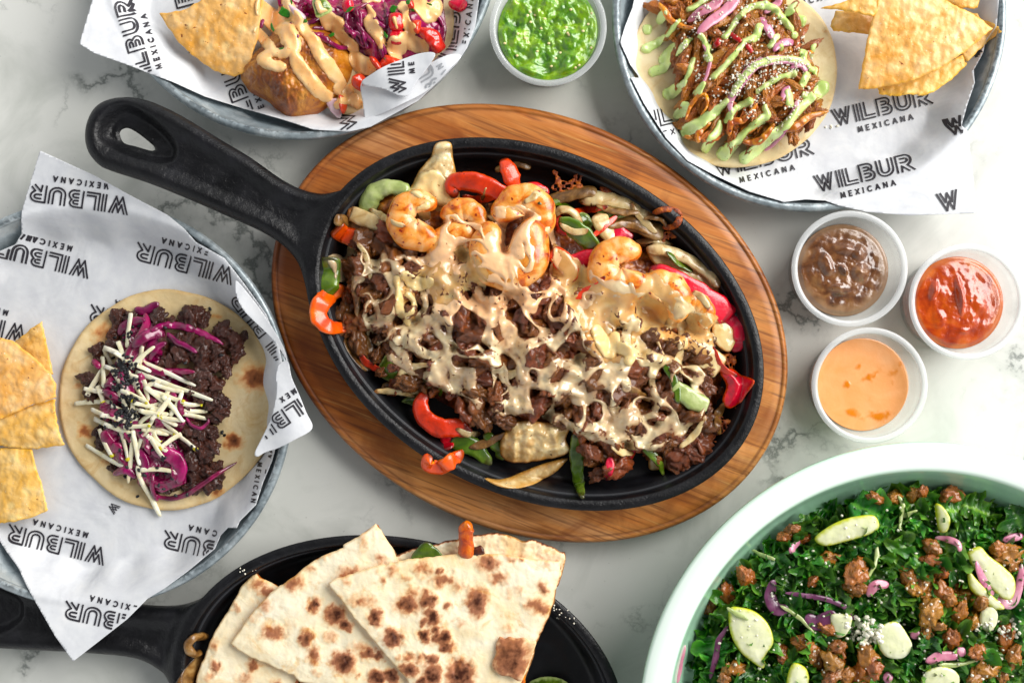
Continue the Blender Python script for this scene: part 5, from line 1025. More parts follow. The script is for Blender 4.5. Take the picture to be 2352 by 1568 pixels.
for pts, w_, lb in [([(330, 25), (380, 80), (420, 150), (500, 190), (600, 210)], 26, 'long chicken fibre reaching to the far left corner'), ([(530, 880), (560, 800), (620, 710), (680, 700), (690, 780), (640, 850)], 18, 'curled hollow chicken strip at the near left'), ([(1240, 960), (1340, 930), (1440, 860), (1580, 822)], 34, 'pointed flat chicken piece at the near right'), ([(1400, 640), (1450, 620), (1505, 590)], 12, 'thin chicken fibre sticking out right'), ([(850, 1000), (870, 900), (960, 880), (1060, 760)], 30, 'chicken strip at the near middle'), ([(1400, 420), (1440, 380), (1475, 400)], 16, 'short chicken fibre at the right edge'), ([(950, 1050), (1060, 1040), (1130, 980), (1180, 910)], 30, 'chicken strip under the largest green drip'), ([(620, 1050), (640, 960), (720, 900)], 30, 'chicken strip at the near left edge')]:
    strip('pulled_chicken_shred', Z4(pts), [w_ * .14, w_ * .3, w_ * .24, w_ * .1], w_ * .18, M_chick, off=.001, label=lb, cat='chicken', wob=.0004)
for pts, w_, lb in [([(545, 160), (640, 90), (740, 40), (800, -20)], 36, 'broad pickled onion ribbon at the far left'), ([(620, 250), (700, 170), (800, 100), (880, 20), (900, -40)], 42, 'broadest pickled onion ribbon beside the far left one'), ([(1080, 130), (1130, 200), (1180, 290)], 34, 'short dark pink onion ribbon right of the middle'), ([(1110, 100), (1160, 60), (1210, 20), (1220, -40)], 26, 'pickled onion ribbon at the far right'), ([(870, 840), (860, 740), (930, 620), (1020, 500), (1120, 450), (1250, 440), (1380, 460), (1450, 510)], 34, 'big arching pickled onion half ring across the taco'), ([(650, 630), (690, 540), (710, 440), (660, 330)], 13, 'thin pickled onion thread at the left'), ([(1180, 380), (1220, 330), (1290, 310), (1320, 330)], 30, 'pickled onion scrap right of the middle'), ([(1240, 740), (1260, 670), (1300, 640)], 22, 'small pickled onion end beside the dark hollow'), ([(1110, 1110), (1190, 1040), (1250, 960), (1330, 820), (1350, 740)], 24, 'pickled onion strip trailing to the near edge'), ([(1300, 500), (1380, 480), (1420, 540)], 20, 'pickled onion end at the right')]:
    strip('pickled_onion', Z4(pts), [w_ * .15, w_ * .3, w_ * .32, w_ * .22], 3.0, M_ponion, off=.0006, label=lb, cat='onion', roll=.2, smooth=4)
for pts, lb in [([(860, 250), (900, 280), (940, 310)], 'red chili sliver in the middle of the taco'), ([(975, 330), (1000, 360), (1015, 390)], 'small red chili sliver beside the first'), ([(730, 350), (760, 320), (780, 290)], 'red chili sliver left of the middle')]:
    strip('red_chili_sliver', Z4(pts), 6, 3, M_chili, off=.0006, label=lb, cat='chili')
G = [[(250, 220, 45)], [(350, 140, 42)], [(240, 360, 46), (330, 310, 32), (400, 255, 24), (460, 180, 24), (480, 150, 18)], [(360, 440, 40), (410, 370, 32), (450, 350, 20)], [(290, 530, 42), (370, 500, 40), (395, 440, 26)], [(405, 690, 52), (480, 650, 36), (525, 600, 26)], [(485, 845, 52), (520, 780, 40)],
     [(545, 960, 58), (640, 900, 50), (740, 830, 42), (830, 745, 26)], [(710, 1050, 50), (770, 960, 36), (780, 900, 22)], [(810, 1130, 62), (890, 1070, 42), (960, 980, 32), (1060, 900, 36), (1130, 850, 36), (1110, 790, 25)], [(965, 1165, 52), (1050, 1105, 46), (1140, 1020, 42), (1250, 940, 42), (1340, 840, 36), (1430, 740, 38), (1530, 660, 58), (1540, 630, 50)],
     [(535, 580, 20), (570, 500, 28), (590, 430, 20)], [(470, 400, 20), (520, 330, 32), (560, 290, 26)], [(640, 260, 22), (690, 340, 34), (705, 430, 38)], [(620, 680, 38), (660, 620, 30)], [(740, 565, 32), (830, 470, 30), (900, 390, 26), (950, 330, 24)], [(960, 300, 26), (1040, 280, 40), (1075, 200, 40)], [(820, 270, 30), (870, 200, 28), (930, 120, 30), (1020, 50, 34), (1150, 50, 50), (1240, 130, 38), (1310, 210, 34)],
     [(880, 700, 30), (930, 600, 34), (1020, 500, 36), (1130, 450, 36), (1250, 430, 30), (1400, 450, 34), (1460, 510, 30)], [(1050, 680, 22), (1130, 620, 26), (1250, 560, 26), (1330, 545, 30)], [(1420, 560, 40), (1390, 620, 34)], [(1300, 750, 48), (1285, 680, 36)], [(1350, 30, 62), (1290, 90, 40)], [(1380, 150, 58)], [(1480, 360, 46)], [(1505, 520, 58)], [(1390, 390, 42), (1400, 430, 30)], [(560, 70, 32), (640, 20, 26), (760, -30, 20)], [(840, 880, 32), (900, 800, 32), (1000, 745, 38)], [(1150, 340, 28), (1200, 270, 30)], [(1240, 340, 30)], [(1330, 260, 36)], [(1400, 700, 34)]]
drizzle('green_crema', [Z4(s) for s in G[:11]], M_gcrema, .0026, .0012, fat=.88, label='pale green crema drips along the left and near side of the taco', cat='sauce', kind='stuff')
drizzle('green_crema', [Z4(s) for s in G[11:]], M_gcrema, .0022, .0009, fat=.8, label='pale green crema zigzags over the chicken and onions', cat='sauce', kind='stuff', res=.00045)
def crumbs(name, poly, n, lo, hi, mat, label, seed, dens=None, conv=None, cat='cheese', sub=1, off=.0002):
    Vc, Fc = ico(sub); parts = []; g = np.random.default_rng(seed); s = polysdf(poly); x0, y0, x1, y1 = s.box; k = 0; t_ = 0
    while k < n and t_ < n * 40:
        t_ += 1; u, v = g.uniform(x0, x1), g.uniform(y0, y1)
        if s(np.array([u]), np.array([v]))[0] < 0 or (dens and g.random() > dens(u, v)): continue
        c = np.array(hit(u, v, off)); r = g.uniform(lo, hi) ; Q = Vc * r * g.uniform(.7, 1.3, 3); parts.append((Q + c, Fc)); k += 1
    V, F = join(parts); o = solid(name, V, F, mat, None, False if sub == 1 else True, lay=False); return tag(o, label, cat, kind='stuff')
gd = lambda u, v: .12 + .88 * max(0, math.sin(u * .07 + v * .05)) ** 2
crumbs('cheese_crumbs', Z4([(560, 0), (900, -60), (1250, 0), (1400, 250), (1480, 420), (1450, 620), (1380, 850), (1200, 980), (950, 850), (700, 720), (520, 500), (450, 150)]), 420, .0002, .0008, M_cotija, 'crumbled white cheese sprinkled over the pulled chicken taco', 2, gd)
crumbs('cheese_crumbs', Z4([(880, 480), (1100, 410), (1400, 410), (1440, 500), (1250, 560), (1050, 640), (930, 720), (860, 700)]), 260, .0002, .0007, M_cotija, 'white cheese crumbs packed on the arching pickled onion', 3)
crumbs('cheese_crumbs', Z4([(1540, 880), (1660, 920), (1650, 970), (1560, 970)]), 6, .0005, .0008, M_cotija, 'loose cheese crumbs fallen on the liner beside the taco', 4)

# ================================================================ FOOD: battered fish taco (left far tray)
M_fish = food('fried_batter', [(.28, '#54260d'), (.42, '#864a1e'), (.56, '#ad7036'), (.72, '#cb9658'), (.85, '#dfb682')], 70, 7, 1.0, .42, ((600, .0004), (120, .0012)), .05, specks=(330, .69, '#5a220a'), coat=.4, coatr=.18)
M_ocrema = food('orange_crema', [(.3, '#eab27a'), (.5, '#f4c694'), (.75, '#fad7ae')], 70, 4, .3, .3, ((250, .0003),), 0, specks=(560, .71, '#c26a35'), sss=.3, sssr=(.005, .003, .002), ssss=1.0, coat=.5, coatr=.12)
M_tom = food('diced_tomato', [(.3, '#a81a0c'), (.5, '#cf2c17'), (.7, '#e2512e'), (.85, '#ee8058')], 90, 4, .6, .25, ((250, .0005),), .12, .01, sss=.2, sssr=(.005, .001, .0005), ssss=1.0, coat=.7, coatr=.08)
M_cil = food('cilantro', [(.3, '#1f4d12'), (.6, '#3f8424'), (.8, '#65a83c')], 200, 4, .4, .35, ((500, .0003),), .15, coat=.3)
M_wonion = food('diced_raw_onion', [(.3, '#cfa9b8'), (.6, '#e9d9dc'), (.8, '#f4ecec')], 90, 3, .4, .3, ((300, .0003),), .08, sss=.3, sssr=(.004, .003, .003), ssss=1.0, coat=.5)
fo = [(591, 86), (570, 105), (554, 122), (542, 138), (538, 155), (540, 170), (547, 180), (558, 196), (573, 206), (590, 214), (607, 224), (619, 238), (633, 250), (645, 260), (659, 264), (675, 262), (690, 260), (718, 250), (745, 232), (765, 214), (780, 198), (795, 175), (803, 151), (806, 120), (795, 100), (770, 60), (700, 20), (640, 30)]
fs = polysdf(cr([P(u, v, .02)[:2] for u, v in fo], 6))
fz = lambda x, y, d: .006 + .020 * (1 - (1 - np.clip(d / .017, 0, 1)) ** 2.2) + (.0020 * fbm2(x, y, 60, 3, 3) + .0020 * np.abs(fbm2(x, y, 210, 4, 4)) + .0005 * fbm2(x, y, 700, 2, 4)) * sst(0, .006, d)
tag(field('battered_fish', fs, fz, lambda x, y, d: .0065 + 0 * x, .0006, M_fish), 'chunky golden brown battered fish piece on the far left taco', 'fish')
bedp = Z2([(420, 0), (600, 60), (720, 250), (900, 380), (1080, 420), (1150, 560), (1150, 700), (1250, 740), (1500, 560), (1700, 480), (1900, 380), (1930, 200), (1900, 0), (1900, -120), (400, -120)])
bd = polysdf([P(u, v, .02)[:2] for u, v in bedp])
tag(field('slaw_bed', bd, lambda x, y, d: .010 + .012 * sst(0, .02, d) + .004 * fbm2(x, y, 110, 3, 9) * sst(0, .005, d), lambda x, y, d: .006 + 0 * x, .0008, M_cab), 'packed purple slaw layer beneath the taco toppings', 'slaw', kind='stuff')
g = np.random.default_rng(21)
LM_t = [(tuple(Z2([p])[0]), t) for p, t in [((750, 100), 'above the two long crema stripes'), ((1000, 60), 'right of the lime green piece'), ((1150, 250), 'in the bright middle of the heap'), ((1350, 380), 'beside the tomato dice'), ((950, 400), 'spilling over the fish'), ((500, 60), 'at the far left of the heap'), ((1700, 60), 'at the far right of the heap')]]
cz = [((480, 40), (600, 120)), ((330, 180), (300, 250)), ((560, 200), (640, 330)), ((700, 30), (690, 230)), ((720, 280), (900, 350)), ((760, 250), (960, 230)), ((900, 360), (1070, 420)), ((850, 150), (700, 210)), ((1060, 80), (1080, 250)), ((1140, 60), (1180, 240)), ((1100, 250), (1230, 420)), ((1150, 200), (1300, 380)), ((1200, 280), (1240, 430)), ((1050, 280), (1200, 400)), ((1280, 60), (1380, 180)), ((1300, 140), (1400, 240)), ((1350, 350), (1390, 480)), ((1340, 400), (1380, 520)), ((940, 130), (1000, 210)), ((820, 40), (940, 110)), ((1390, 20), (1420, 150)), ((1810, 100), (1910, 240)), ((1030, 20), (1130, 120)), ((640, 240), (720, 130)), ((750, 330), (860, 300)), ((1240, 30), (1160, 150)), ((590, 60), (560, 160)), ((1440, 200), (1380, 320)), ((1120, 340), (1060, 260)), ((970, 60), (1060, 180))]
for i, (a, b) in enumerate(cz):
    m_ = ((a[0] + b[0]) / 2 + g.normal() * 30, (a[1] + b[1]) / 2 + g.normal() * 30); z = Z2([a, m_, b])
    strip('cabbage_shred', z, [3, g.uniform(4.5, 7.5), 4], 3, M_cab, off=.0012, label=near(z[1], LM_t, 'purple cabbage shred %s'), cat='cabbage', group='cabbage shreds on the fish taco', roll=g.uniform(-.5, .5), n=8)
for i, (pts, z0, z1, lb) in enumerate([
    ([(1700, 240), (1850, 250), (1900, 330), (1925, 400), (1840, 460), (1760, 370), (1690, 290)], .024, .019, 'largest tomato wedge at the right edge of the fish taco'),
    ([(1430, 120), (1540, 110), (1550, 240), (1440, 250)], .026, .026, 'tomato cube with a crema trickle at the heap centre'), ([(1440, 250), (1555, 250), (1540, 370), (1450, 380)], .024, .022, 'orange tomato cube just below the trickle cube'),
    ([(1630, 180), (1710, 170), (1690, 280), (1650, 270)], .026, .026, 'pale tomato piece left of the largest wedge'), ([(1390, 480), (1460, 490), (1560, 540), (1500, 590), (1380, 620), (1340, 560)], .019, .018, 'soft tomato piece above the folded liner corner'),
    ([(1100, 680), (1180, 640), (1230, 700), (1210, 800), (1110, 760)], .018, .016, 'red tomato piece touching the folded liner corner'), ([(1250, 490), (1310, 500), (1370, 600), (1340, 620), (1280, 560)], .021, .020, 'tomato sliver under the near crema blob'),
    ([(1010, 0), (1100, -10), (1110, 80), (1030, 90)], .028, .028, 'tomato cube at the far middle of the heap'), ([(1960, 0), (2090, -20), (2125, 60), (2080, 105), (1975, 60)], .014, .014, 'lone tomato cube at the far right rim of the taco'), ([(1590, 0), (1640, 0), (1650, 60), (1600, 60)], .027, .027, 'tiny tomato piece behind the trickle cube'), ([(990, 840), (1040, 850), (1050, 930), (1020, 1000), (990, 940)], .017, .012, 'tomato skin curl hanging at the near tip of the taco')]):
    slab('tomato_piece', Z2(pts), z0, z1, M_tom, .005, .0012, lb, 'tomato', tilt=(1, 0), nz=.0012, seed=i)
strip('onion_petal', Z2([(920, 880), (960, 960), (1000, 1040)]), [14, 13, 4], 4, M_wonion, off=.0012, label='pink white onion petal at the near tip of the fish taco', cat='onion')
slab('onion_piece', Z2([(540, 40), (600, 60), (680, 120), (690, 160), (640, 180), (580, 120)]), .029, .028, M_wonion, .003, .001, 'white onion piece among the far left slaw', 'onion')
slab('lime_piece', Z2([(750, 10), (800, -20), (880, 0), (925, 80), (840, 140), (790, 150), (770, 90)]), .030, .029, M_grep, .003, .0018, 'wrinkled green chili piece at the far middle of the heap', 'pepper', nz=.001)
drizzle('orange_crema', [Z2(s) for s in [
    [(330, 60, 40), (400, 170, 90), (510, 250, 90), (560, 350, 85), (590, 430, 60), (480, 470, 50), (370, 450, 40)], [(300, 300, 42), (350, 380, 50), (395, 450, 50), (310, 510, 62), (380, 570, 52), (480, 590, 50)], [(595, 480, 50), (640, 590, 70), (720, 690, 72), (800, 790, 68), (880, 840, 52)],
    [(520, 20, 50), (590, 120, 60), (650, 200, 62), (690, 270, 50), (760, 350, 60), (820, 470, 66), (900, 580, 68), (970, 680, 60), (1010, 730, 36), (1000, 800, 50)]]], M_ocrema, .0026, .0014, label='two broad orange crema stripes running over the battered fish', cat='sauce', kind='stuff')
drizzle('orange_crema', [Z2(s) for s in [[(790, 20, 40), (830, 110, 40), (900, 200, 60), (990, 190, 50), (970, 270, 48), (1050, 360, 45), (1130, 430, 45)], [(1130, 510, 55), (1180, 560, 80), (1270, 620, 55)], [(1250, 60, 25), (1290, 140, 40), (1250, 190, 46), (1310, 270, 66), (1350, 350, 46), (1360, 410, 28)],
    [(1560, 60, 60), (1580, 130, 30), (1600, 230, 50), (1640, 270, 42), (1560, 350, 46), (1480, 430, 70), (1500, 500, 50)], [(1700, 20, 70), (1770, 130, 80), (1850, 60, 70)], [(1640, 390, 60), (1740, 430, 50)], [(1010, 870, 50), (980, 930, 34), (1080, 800, 40), (1110, 770, 26)], [(1475, 160, 22), (1500, 240, 16)], [(1120, 880, 60), (1160, 920, 50)], [(1230, 10, 40), (1330, 0, 30)]]], M_ocrema, .0024, .0013, label='orange crema drizzled over cabbage and tomato on the fish taco', cat='sauce', kind='stuff')
for i, (x, y, a, b_) in enumerate([(510, 110, 50, 70), (690, 185, 25, 25), (920, 310, 20, 50), (1080, 85, 60, 18), (1470, 80, 50, 35), (1640, 80, 25, 25), (570, 20, 30, 12), (490, 430, 14, 45), (1620, 480, 55, 16), (1400, 310, 20, 40), (1600, 20, 30, 25), (1790, 40, 35, 12), (1235, 700, 12, 12), (1885, 420, 14, 10), (400, 240, 18, 50), (1635, 355, 9, 20), (1390, 520, 12, 8)]):
    u, v = Z2([(x, y)])[0]; ang = R_.uniform(0, 3)
    pts = [(u + (a * math.cos(t) * math.cos(ang) * .5 - b_ * math.sin(t) * math.sin(ang) * .5) * .26 * 1.6 * (1 + .25 * math.sin(3 * t + i)), v + (a * math.cos(t) * math.sin(ang) * .5 + b_ * math.sin(t) * math.cos(ang) * .5) * .26 * 1.6 * (1 + .25 * math.sin(4 * t))) for t in np.arange(9) / 9 * 6.283]
    z = hz(*P(u, v, .026)[:2]) + .0007
    slab('cilantro_leaf', pts, z, z + .0008, M_cil, .0006, .0, 'chopped green cilantro bit ' + ['on the first crema stripe at the far left', 'beside the white onion piece', 'beside the fish under the cabbage', 'under the far tomato cube', 'above the trickle cube of tomato', 'right of the trickle cube of tomato', 'at the very far left on the onion', 'dark on the fish between crema stripes', 'in the onion above the liner fold', 'left of the orange tomato cube', 'behind the tiny tomato piece', 'at the far right of the heap', 'next to the folded liner corner', 'at the tip of the largest tomato wedge', 'under crema at the left edge of the heap', 'below the pale tomato piece', 'on the soft tomato piece'][i], 'herb', res=.0004, nz=.0003, sm=2)
# ================================================================ portion cups of salsa
def plastic(name, al, rough, col='#e8ecec'):
    t = NT(name); lw = t.n('ShaderNodeLayerWeight'); lw.inputs['Blend'].default_value = .35
    a = t.math('ADD', t.math('MULTIPLY', lw.outputs['Facing'], .3), al)
    t.m.blend_method = 'BLEND' if hasattr(t.m, 'blend_method') else None
    return t.out(col, rough, alpha=a, spec=.6, coat=.4, coatr=.05)
M_cup = plastic('frosted_plastic', .07, .18); M_cuprim = plastic('frosted_plastic_rim', .34, .12, '#f3f5f5'); M_cupg = plastic('clear_plastic', .04, .08, '#e6eeea'); M_cupgr = plastic('clear_plastic_rim', .26, .08)
def salsa_mat(name, stops, puddle, specks=None, sc=110, bump=.0007, **k):
    return food(name, stops, sc, 6, .9, .2, ((220, bump), (700, bump * .4)), 0, m=puddle, specks=specks, coat=.9, coatr=.05, **k)
M_sb = salsa_mat('roasted_brown_salsa', [(.3, '#46291a'), (.5, '#6e4830'), (.72, '#96714f')], '#94765c', (420, .73, '#1f140c'), bump=.0004)
M_sr = salsa_mat('red_chili_salsa', [(.3, '#86300f'), (.5, '#ad4a1e'), (.72, '#c46234')], '#cc7446', (420, .73, '#3a1408'), bump=.0003)
M_so = salsa_mat('creamy_orange_salsa', [(.3, '#eca876'), (.55, '#f2b182'), (.8, '#f5bb90')], '#d58336', None, 60, .00015)
M_sg = salsa_mat('green_tomatillo_salsa', [(.28, '#3a6a0c'), (.42, '#64921c'), (.58, '#86ac34'), (.78, '#aac858')], '#35610c', (520, .70, '#24440a'), 120, .0009, sss=.12, sssr=(.001, .003, .001), ssss=1.0)
def cup(u, v, label, sl, mat, h, zn, fm, seed, frosted=True, Rk=1.0, scat='salsa', sname='salsa'):
    C = P(u, v, .0315); mm = .001; a, b = (M_cup, M_cuprim) if frosted else (M_cupg, M_cupgr)
    e = empty('portion_cup', (C[0], C[1], 0)); tag(e, label, 'cup', 'plastic portion cups of salsa')
    def L(nm, prof, m, closed=False, n=96): return lathe(nm, [(31.6 * mm * Rk - r * mm * Rk, z * mm) for r, z in prof], 31.6 * mm * Rk, 31.6 * mm * Rk, 0, C, m, e, n, closed, lay=False)
    L('cup_wall', [(0.0, .9), (20, .9), (24.6, .5), (25.4, 1.0), (25.7, 8), (26.0, 17), (26.4, 18), (27.2, 22), (27.9, 24.5), (28.0, 25.3), (28.4, 25.9), (28.9, 30), (28.4, 30), (27.9, 26.2), (27.5, 25.4), (27.4, 24.6), (26.8, 22), (25.9, 18), (25.5, 17), (25.2, 8), (24.8, 1.4), (0.0, 1.4)], a)
    L('cup_rim', [(28.3, 30.0), (28.3, 31.0), (29.0, 31.6), (30.9, 31.7), (31.6, 31.2), (31.5, 30.3), (30.8, 30.0), (29.6, 30.9), (28.9, 30.4)], b, True)
    wr = lambda z: np.interp(z * 1000, [1, 8, 17, 18, 22, 25, 30], [24.5, 25.0, 25.3, 25.7, 26.6, 27.3, 27.8]) * mm * Rk - .0002
    n = 120; rings = 44; t = np.arange(n) / n * 2 * np.pi; V = []; att = []; rt = wr(h)
    for z in (.0018, .008, h - .002): V.append(np.c_[C[0] + wr(z) * np.cos(t), C[1] + wr(z) * np.sin(t), np.full(n, z)]); att.append(np.zeros(n))
    for i in range(rings):
        q = 1 - i / rings; X = C[0] + rt * q * np.cos(t); Y = C[1] + rt * q * np.sin(t); edge = sst(0, .12, 1 - q)
        V.append(np.c_[X, Y, h + zn((X - C[0]) / rt, (Y - C[1]) / rt, X, Y) * edge]); att.append(fm((X - C[0]) / rt, (Y - C[1]) / rt, X, Y))
    V.append(np.array([[C[0], C[1], V[-1][:, 2].mean()]])); att.append(np.array([att[-1].mean()])); nr = 3 + rings
    F = [(i * n + k, i * n + (k + 1) % n, (i + 1) * n + (k + 1) % n, (i + 1) * n + k) for i in range(nr - 1) for k in range(n)]
    F += [((nr - 1) * n + k, (nr - 1) * n + (k + 1) % n, nr * n) for k in range(n)]
    o = solid(sname, np.concatenate(V), F, mat, None, attrs={'m': np.concatenate(att)}); tag(o, sl, scat); return C
def blob(x, y, lst): r = 0 * x; return np.maximum.reduce([h * np.exp(-(((x - cx) * math.cos(an) + (y - cy) * math.sin(an)) / a) ** 2 - ((-(x - cx) * math.sin(an) + (y - cy) * math.cos(an)) / b) ** 2) for cx, cy, a, b, an, h in lst])
bl_b = [(-.06, .03, .92, .9, 0, .0042), (-.38, .1, .22, .38, .3, .0058), (.32, -.05, .3, .24, .5, .0062), (0, .45, .34, .24, 0, .0055), (-.1, -.4, .36, .2, 0, .005), (.3, .35, .24, .24, 0, .0055), (-.02, .0, .12, .2, .6, .0066)]
cup(1952, 617, 'frosted portion cup of dark brown salsa nearest the board', 'chunky dark brown roasted salsa with black specks', M_sb, .0185, lambda a, b, X, Y: blob(a, b, bl_b) + .0010 * fbm2(X, Y, 150, 4, 3, .5) * sst(.0008, .0024, blob(a, b, bl_b)), lambda a, b, X, Y: sst(.0022, .0012, blob(a, b, bl_b) + .0006 * fbm2(X, Y, 150, 2, 1)), 1)
bl_r = [(-.03, -.06, .92, .92, 0, .0040), (0, .1, .12, .5, .1, .0075), (-.55, .25, .12, .3, -.3, .005), (.4, 0, .3, .45, 0, .0042), (-.4, -.3, .3, .4, 0, .004), (.1, -.6, .3, .15, .2, .0035)]
cup(2222, 693, 'frosted portion cup of red salsa closest to the right edge', 'glossy brick red chili salsa swirled to a ridge', M_sr, .0185, lambda a, b, X, Y: blob(a, b, bl_r) + .0007 * fbm2(X, Y, 130, 3, 7, .5) * sst(.0008, .0024, blob(a, b, bl_r)), lambda a, b, X, Y: sst(.0020, .0012, blob(a, b, bl_r) + .0005 * fbm2(X, Y, 150, 2, 1)), 2)
bl_o = [(-.15, 0, .25, .35, .7, .0012)]
def om(a, b, X, Y):
    n = fbm2(X, Y, 120, 4, 5); m = blob(a, b, [(-.35, .05, .12, .25, 0, 1.), (0, .1, .3, .12, .5, .9), (-.15, .35, .25, .1, .6, .7), (-.2, -.6, .25, .12, -.2, .9), (.35, -.7, .35, .12, .3, .8), (.65, .1, .1, .5, .2, .6), (.75, .3, .08, .5, -.5, .7), (.1, -.75, .2, .1, 0, .8)])
    return sst(.42, .85, m * .9 + .75 * n)
cup(1998, 885, 'frosted portion cup of creamy orange salsa above the mint bowl', 'smooth creamy orange salsa with darker oil streaks', M_so, .0190, lambda a, b, X, Y: .0002 * om(a, b, X, Y) + .0003 * fbm2(X, Y, 60, 2, 5), om, 3)
gz = lambda a, b, X, Y: .0034 * fbm2(X, Y, 105, 3, 11) + .0016 * np.abs(fbm2(X, Y, 260, 3, 12)) + .0012
GC = cup(1259, 63, 'clear portion cup heaped with green salsa at the far edge of the table', 'chunky bright green tomatillo salsa', M_sg, .0250, gz, lambda a, b, X, Y: sst(.0008, -.0018, gz(a, b, X, Y)) * .75, 4, False, 1.01)
M_ts = food('tomatillo_seed', [(.3, '#e0cf98'), (.7, '#f2e6bc')], 300, 2, .2, .4, (), .05)
ZG = zc(1800, 0, 3.92)
parts = []; Vc, Fc = ico(1)
for x, y in [(1335, 145), (810, 225), (745, 328), (700, 232), (735, 180), (365, 640), (705, 628), (660, 565), (1265, 405), (1310, 515), (1290, 490), (1515, 460), (1630, 705), (1110, 860), (1048, 975), (545, 820), (840, 755), (1400, 998), (1455, 960), (555, 500), (1635, 200), (1590, 360), (900, 420), (1010, 640), (1180, 780), (950, 280)]:
    c = np.array(hit(*ZG([(x, y)])[0], .0001)); parts.append((Vc @ np.array(Euler((.3, .2, x * 1.0)).to_matrix()).T * np.array([.0010, .0008, .0004]) + c, Fc))
V, F = join(parts); tag(solid('tomatillo_seeds', V, F, M_ts, lay=False), 'tiny pale seeds dotted over the green salsa', 'seeds', kind='stuff')

# ================================================================ mint bowl and its kale salad
def enamel():
    t = NT('mint_enamel'); c = t.mix(t.attr('m'), t.ramp(t.noise(20, 3), [(.3, '#eef9f1'), (.7, '#f3fbf5')]), '#a6d2b5')
    return t.out(c, .16, t.bump(t.noise(60, 2), .00008), coat=.8, coatr=.04)
M_enam = enamel()
kb = S * kz(.056); BWC = P(2122.8, 1670.6, .056); BWR = 657 * kb
bowl = lathe('salad_bowl', [(.060, .001), (.045, .002), (.022, .016), (.006, .040), (.0012, .0528), (.0002, .0545), (.0006, .0558), (.0020, .0565), (.0075, .0568), (.0135, .0563), (.0150, .0556), (.0160, .0540), (.0185, .048), (.026, .034), (.045, .020), (.08, .014), (.3, .013)],
    BWR, BWR, 0, BWC, M_enam, n=240, attrs=[1, 1, 1, 1, 1, .9, .55, .1, 0, .05, .45, .75, .85, .9, .9, .9, .9])
tag(bowl, 'wide rimmed mint green enamel bowl of kale salad', 'bowl')
M_kale = food('kale_leaf', [(.28, '#0e360c'), (.45, '#26601a'), (.6, '#46862c'), (.78, '#76b04c')], 120, 5, .6, .3, ((500, .0003),), .4, .02, m='#8fc45c', coat=.55, coatr=.12, sss=.08, sssr=(.001, .002, .001), ssss=1.0)
M_nut = food('candied_walnut', [(.28, '#47200a'), (.42, '#84481c'), (.56, '#b67838'), (.74, '#dcae74')], 90, 5, .8, .22, ((200, .0003),), .25, .015, coat=.8, coatr=.08)
M_pearf = food('pear_flesh', [(.3, '#dfe2b8'), (.6, '#ebeccd'), (.8, '#f3f3df')], 80, 4, .3, .3, ((400, .0002),), .05, m='#c3c832', sss=.3, sssr=(.005, .005, .003), ssss=1.0, coat=.5, coatr=.1)
def kale_mesh(seed, nu=44, nv=11, L=1.0):
    g = np.random.default_rng(seed); u = np.linspace(0, 1, nu); v = np.linspace(-1, 1, nv); U, W = np.meshgrid(u, v, indexing='ij')
    wd = (.12 + .42 * np.sin(np.pi * (U * .85 + .1)) ** .7) * (1 + .3 * np.sin(U * 19 + seed)); bend = g.uniform(-1.2, 1.2); ca = bend * (U - .5)
    X = (U - .5) * 1.5 * np.cos(ca * .5) + 0 * W; Y = W * wd + .35 * bend * (U - .5) ** 2; a = np.abs(W)
    Z = .22 * a ** 1.6 + .22 * a ** 2 * np.sin(U * 25 + np.sign(W) * 1.3 + seed) + .09 * a * np.sin(U * 47 + seed * 2 + W * 3) + .25 * np.sin(U * 3 + seed)
    X = X + .10 * a ** 2 * np.cos(U * 25 + seed); Y = Y * (1 + .18 * a * np.sin(U * 33 + seed))
    V = np.c_[X.ravel(), Y.ravel(), Z.ravel()]; V += .05 * np.c_[fbm(V, 5, 2, seed), fbm(V, 5, 2, seed + 1), fbm(V, 5, 2, seed + 2)]
    i = np.arange(nu * nv).reshape(nu, nv); F = np.c_[i[:-1, :-1].ravel(), i[1:, :-1].ravel(), i[1:, 1:].ravel(), i[:-1, 1:].ravel()]
    m = np.clip(1 - np.abs(W) * 7, 0, 1).ravel() * .7 + sst(.7, 1., np.abs(W).ravel()) * .45  # pale midrib, plus the highlight on curled edges painted into the colour
    return V, F, m
KM = [kale_mesh(k) for k in range(8)]; KME = [mkmesh('kale_leaf', V, F, M_kale, True, {'m': m}) for V, F, m in KM]
def kz_(x, y): r = math.hypot(x - BWC[0], y - BWC[1]) / (BWR - .019); return .030 + .022 * max(0, 1 - r * r) ** .6
def inb(u, v, m): x, y, _ = P(u, v, .046); return math.hypot(x - BWC[0], y - BWC[1]) < BWR - m
kp = [p for p in scatter_poly([(1480, 1050), (2420, 1050), (2420, 1620), (1480, 1620)], 20, 8) if inb(*p, .029)]
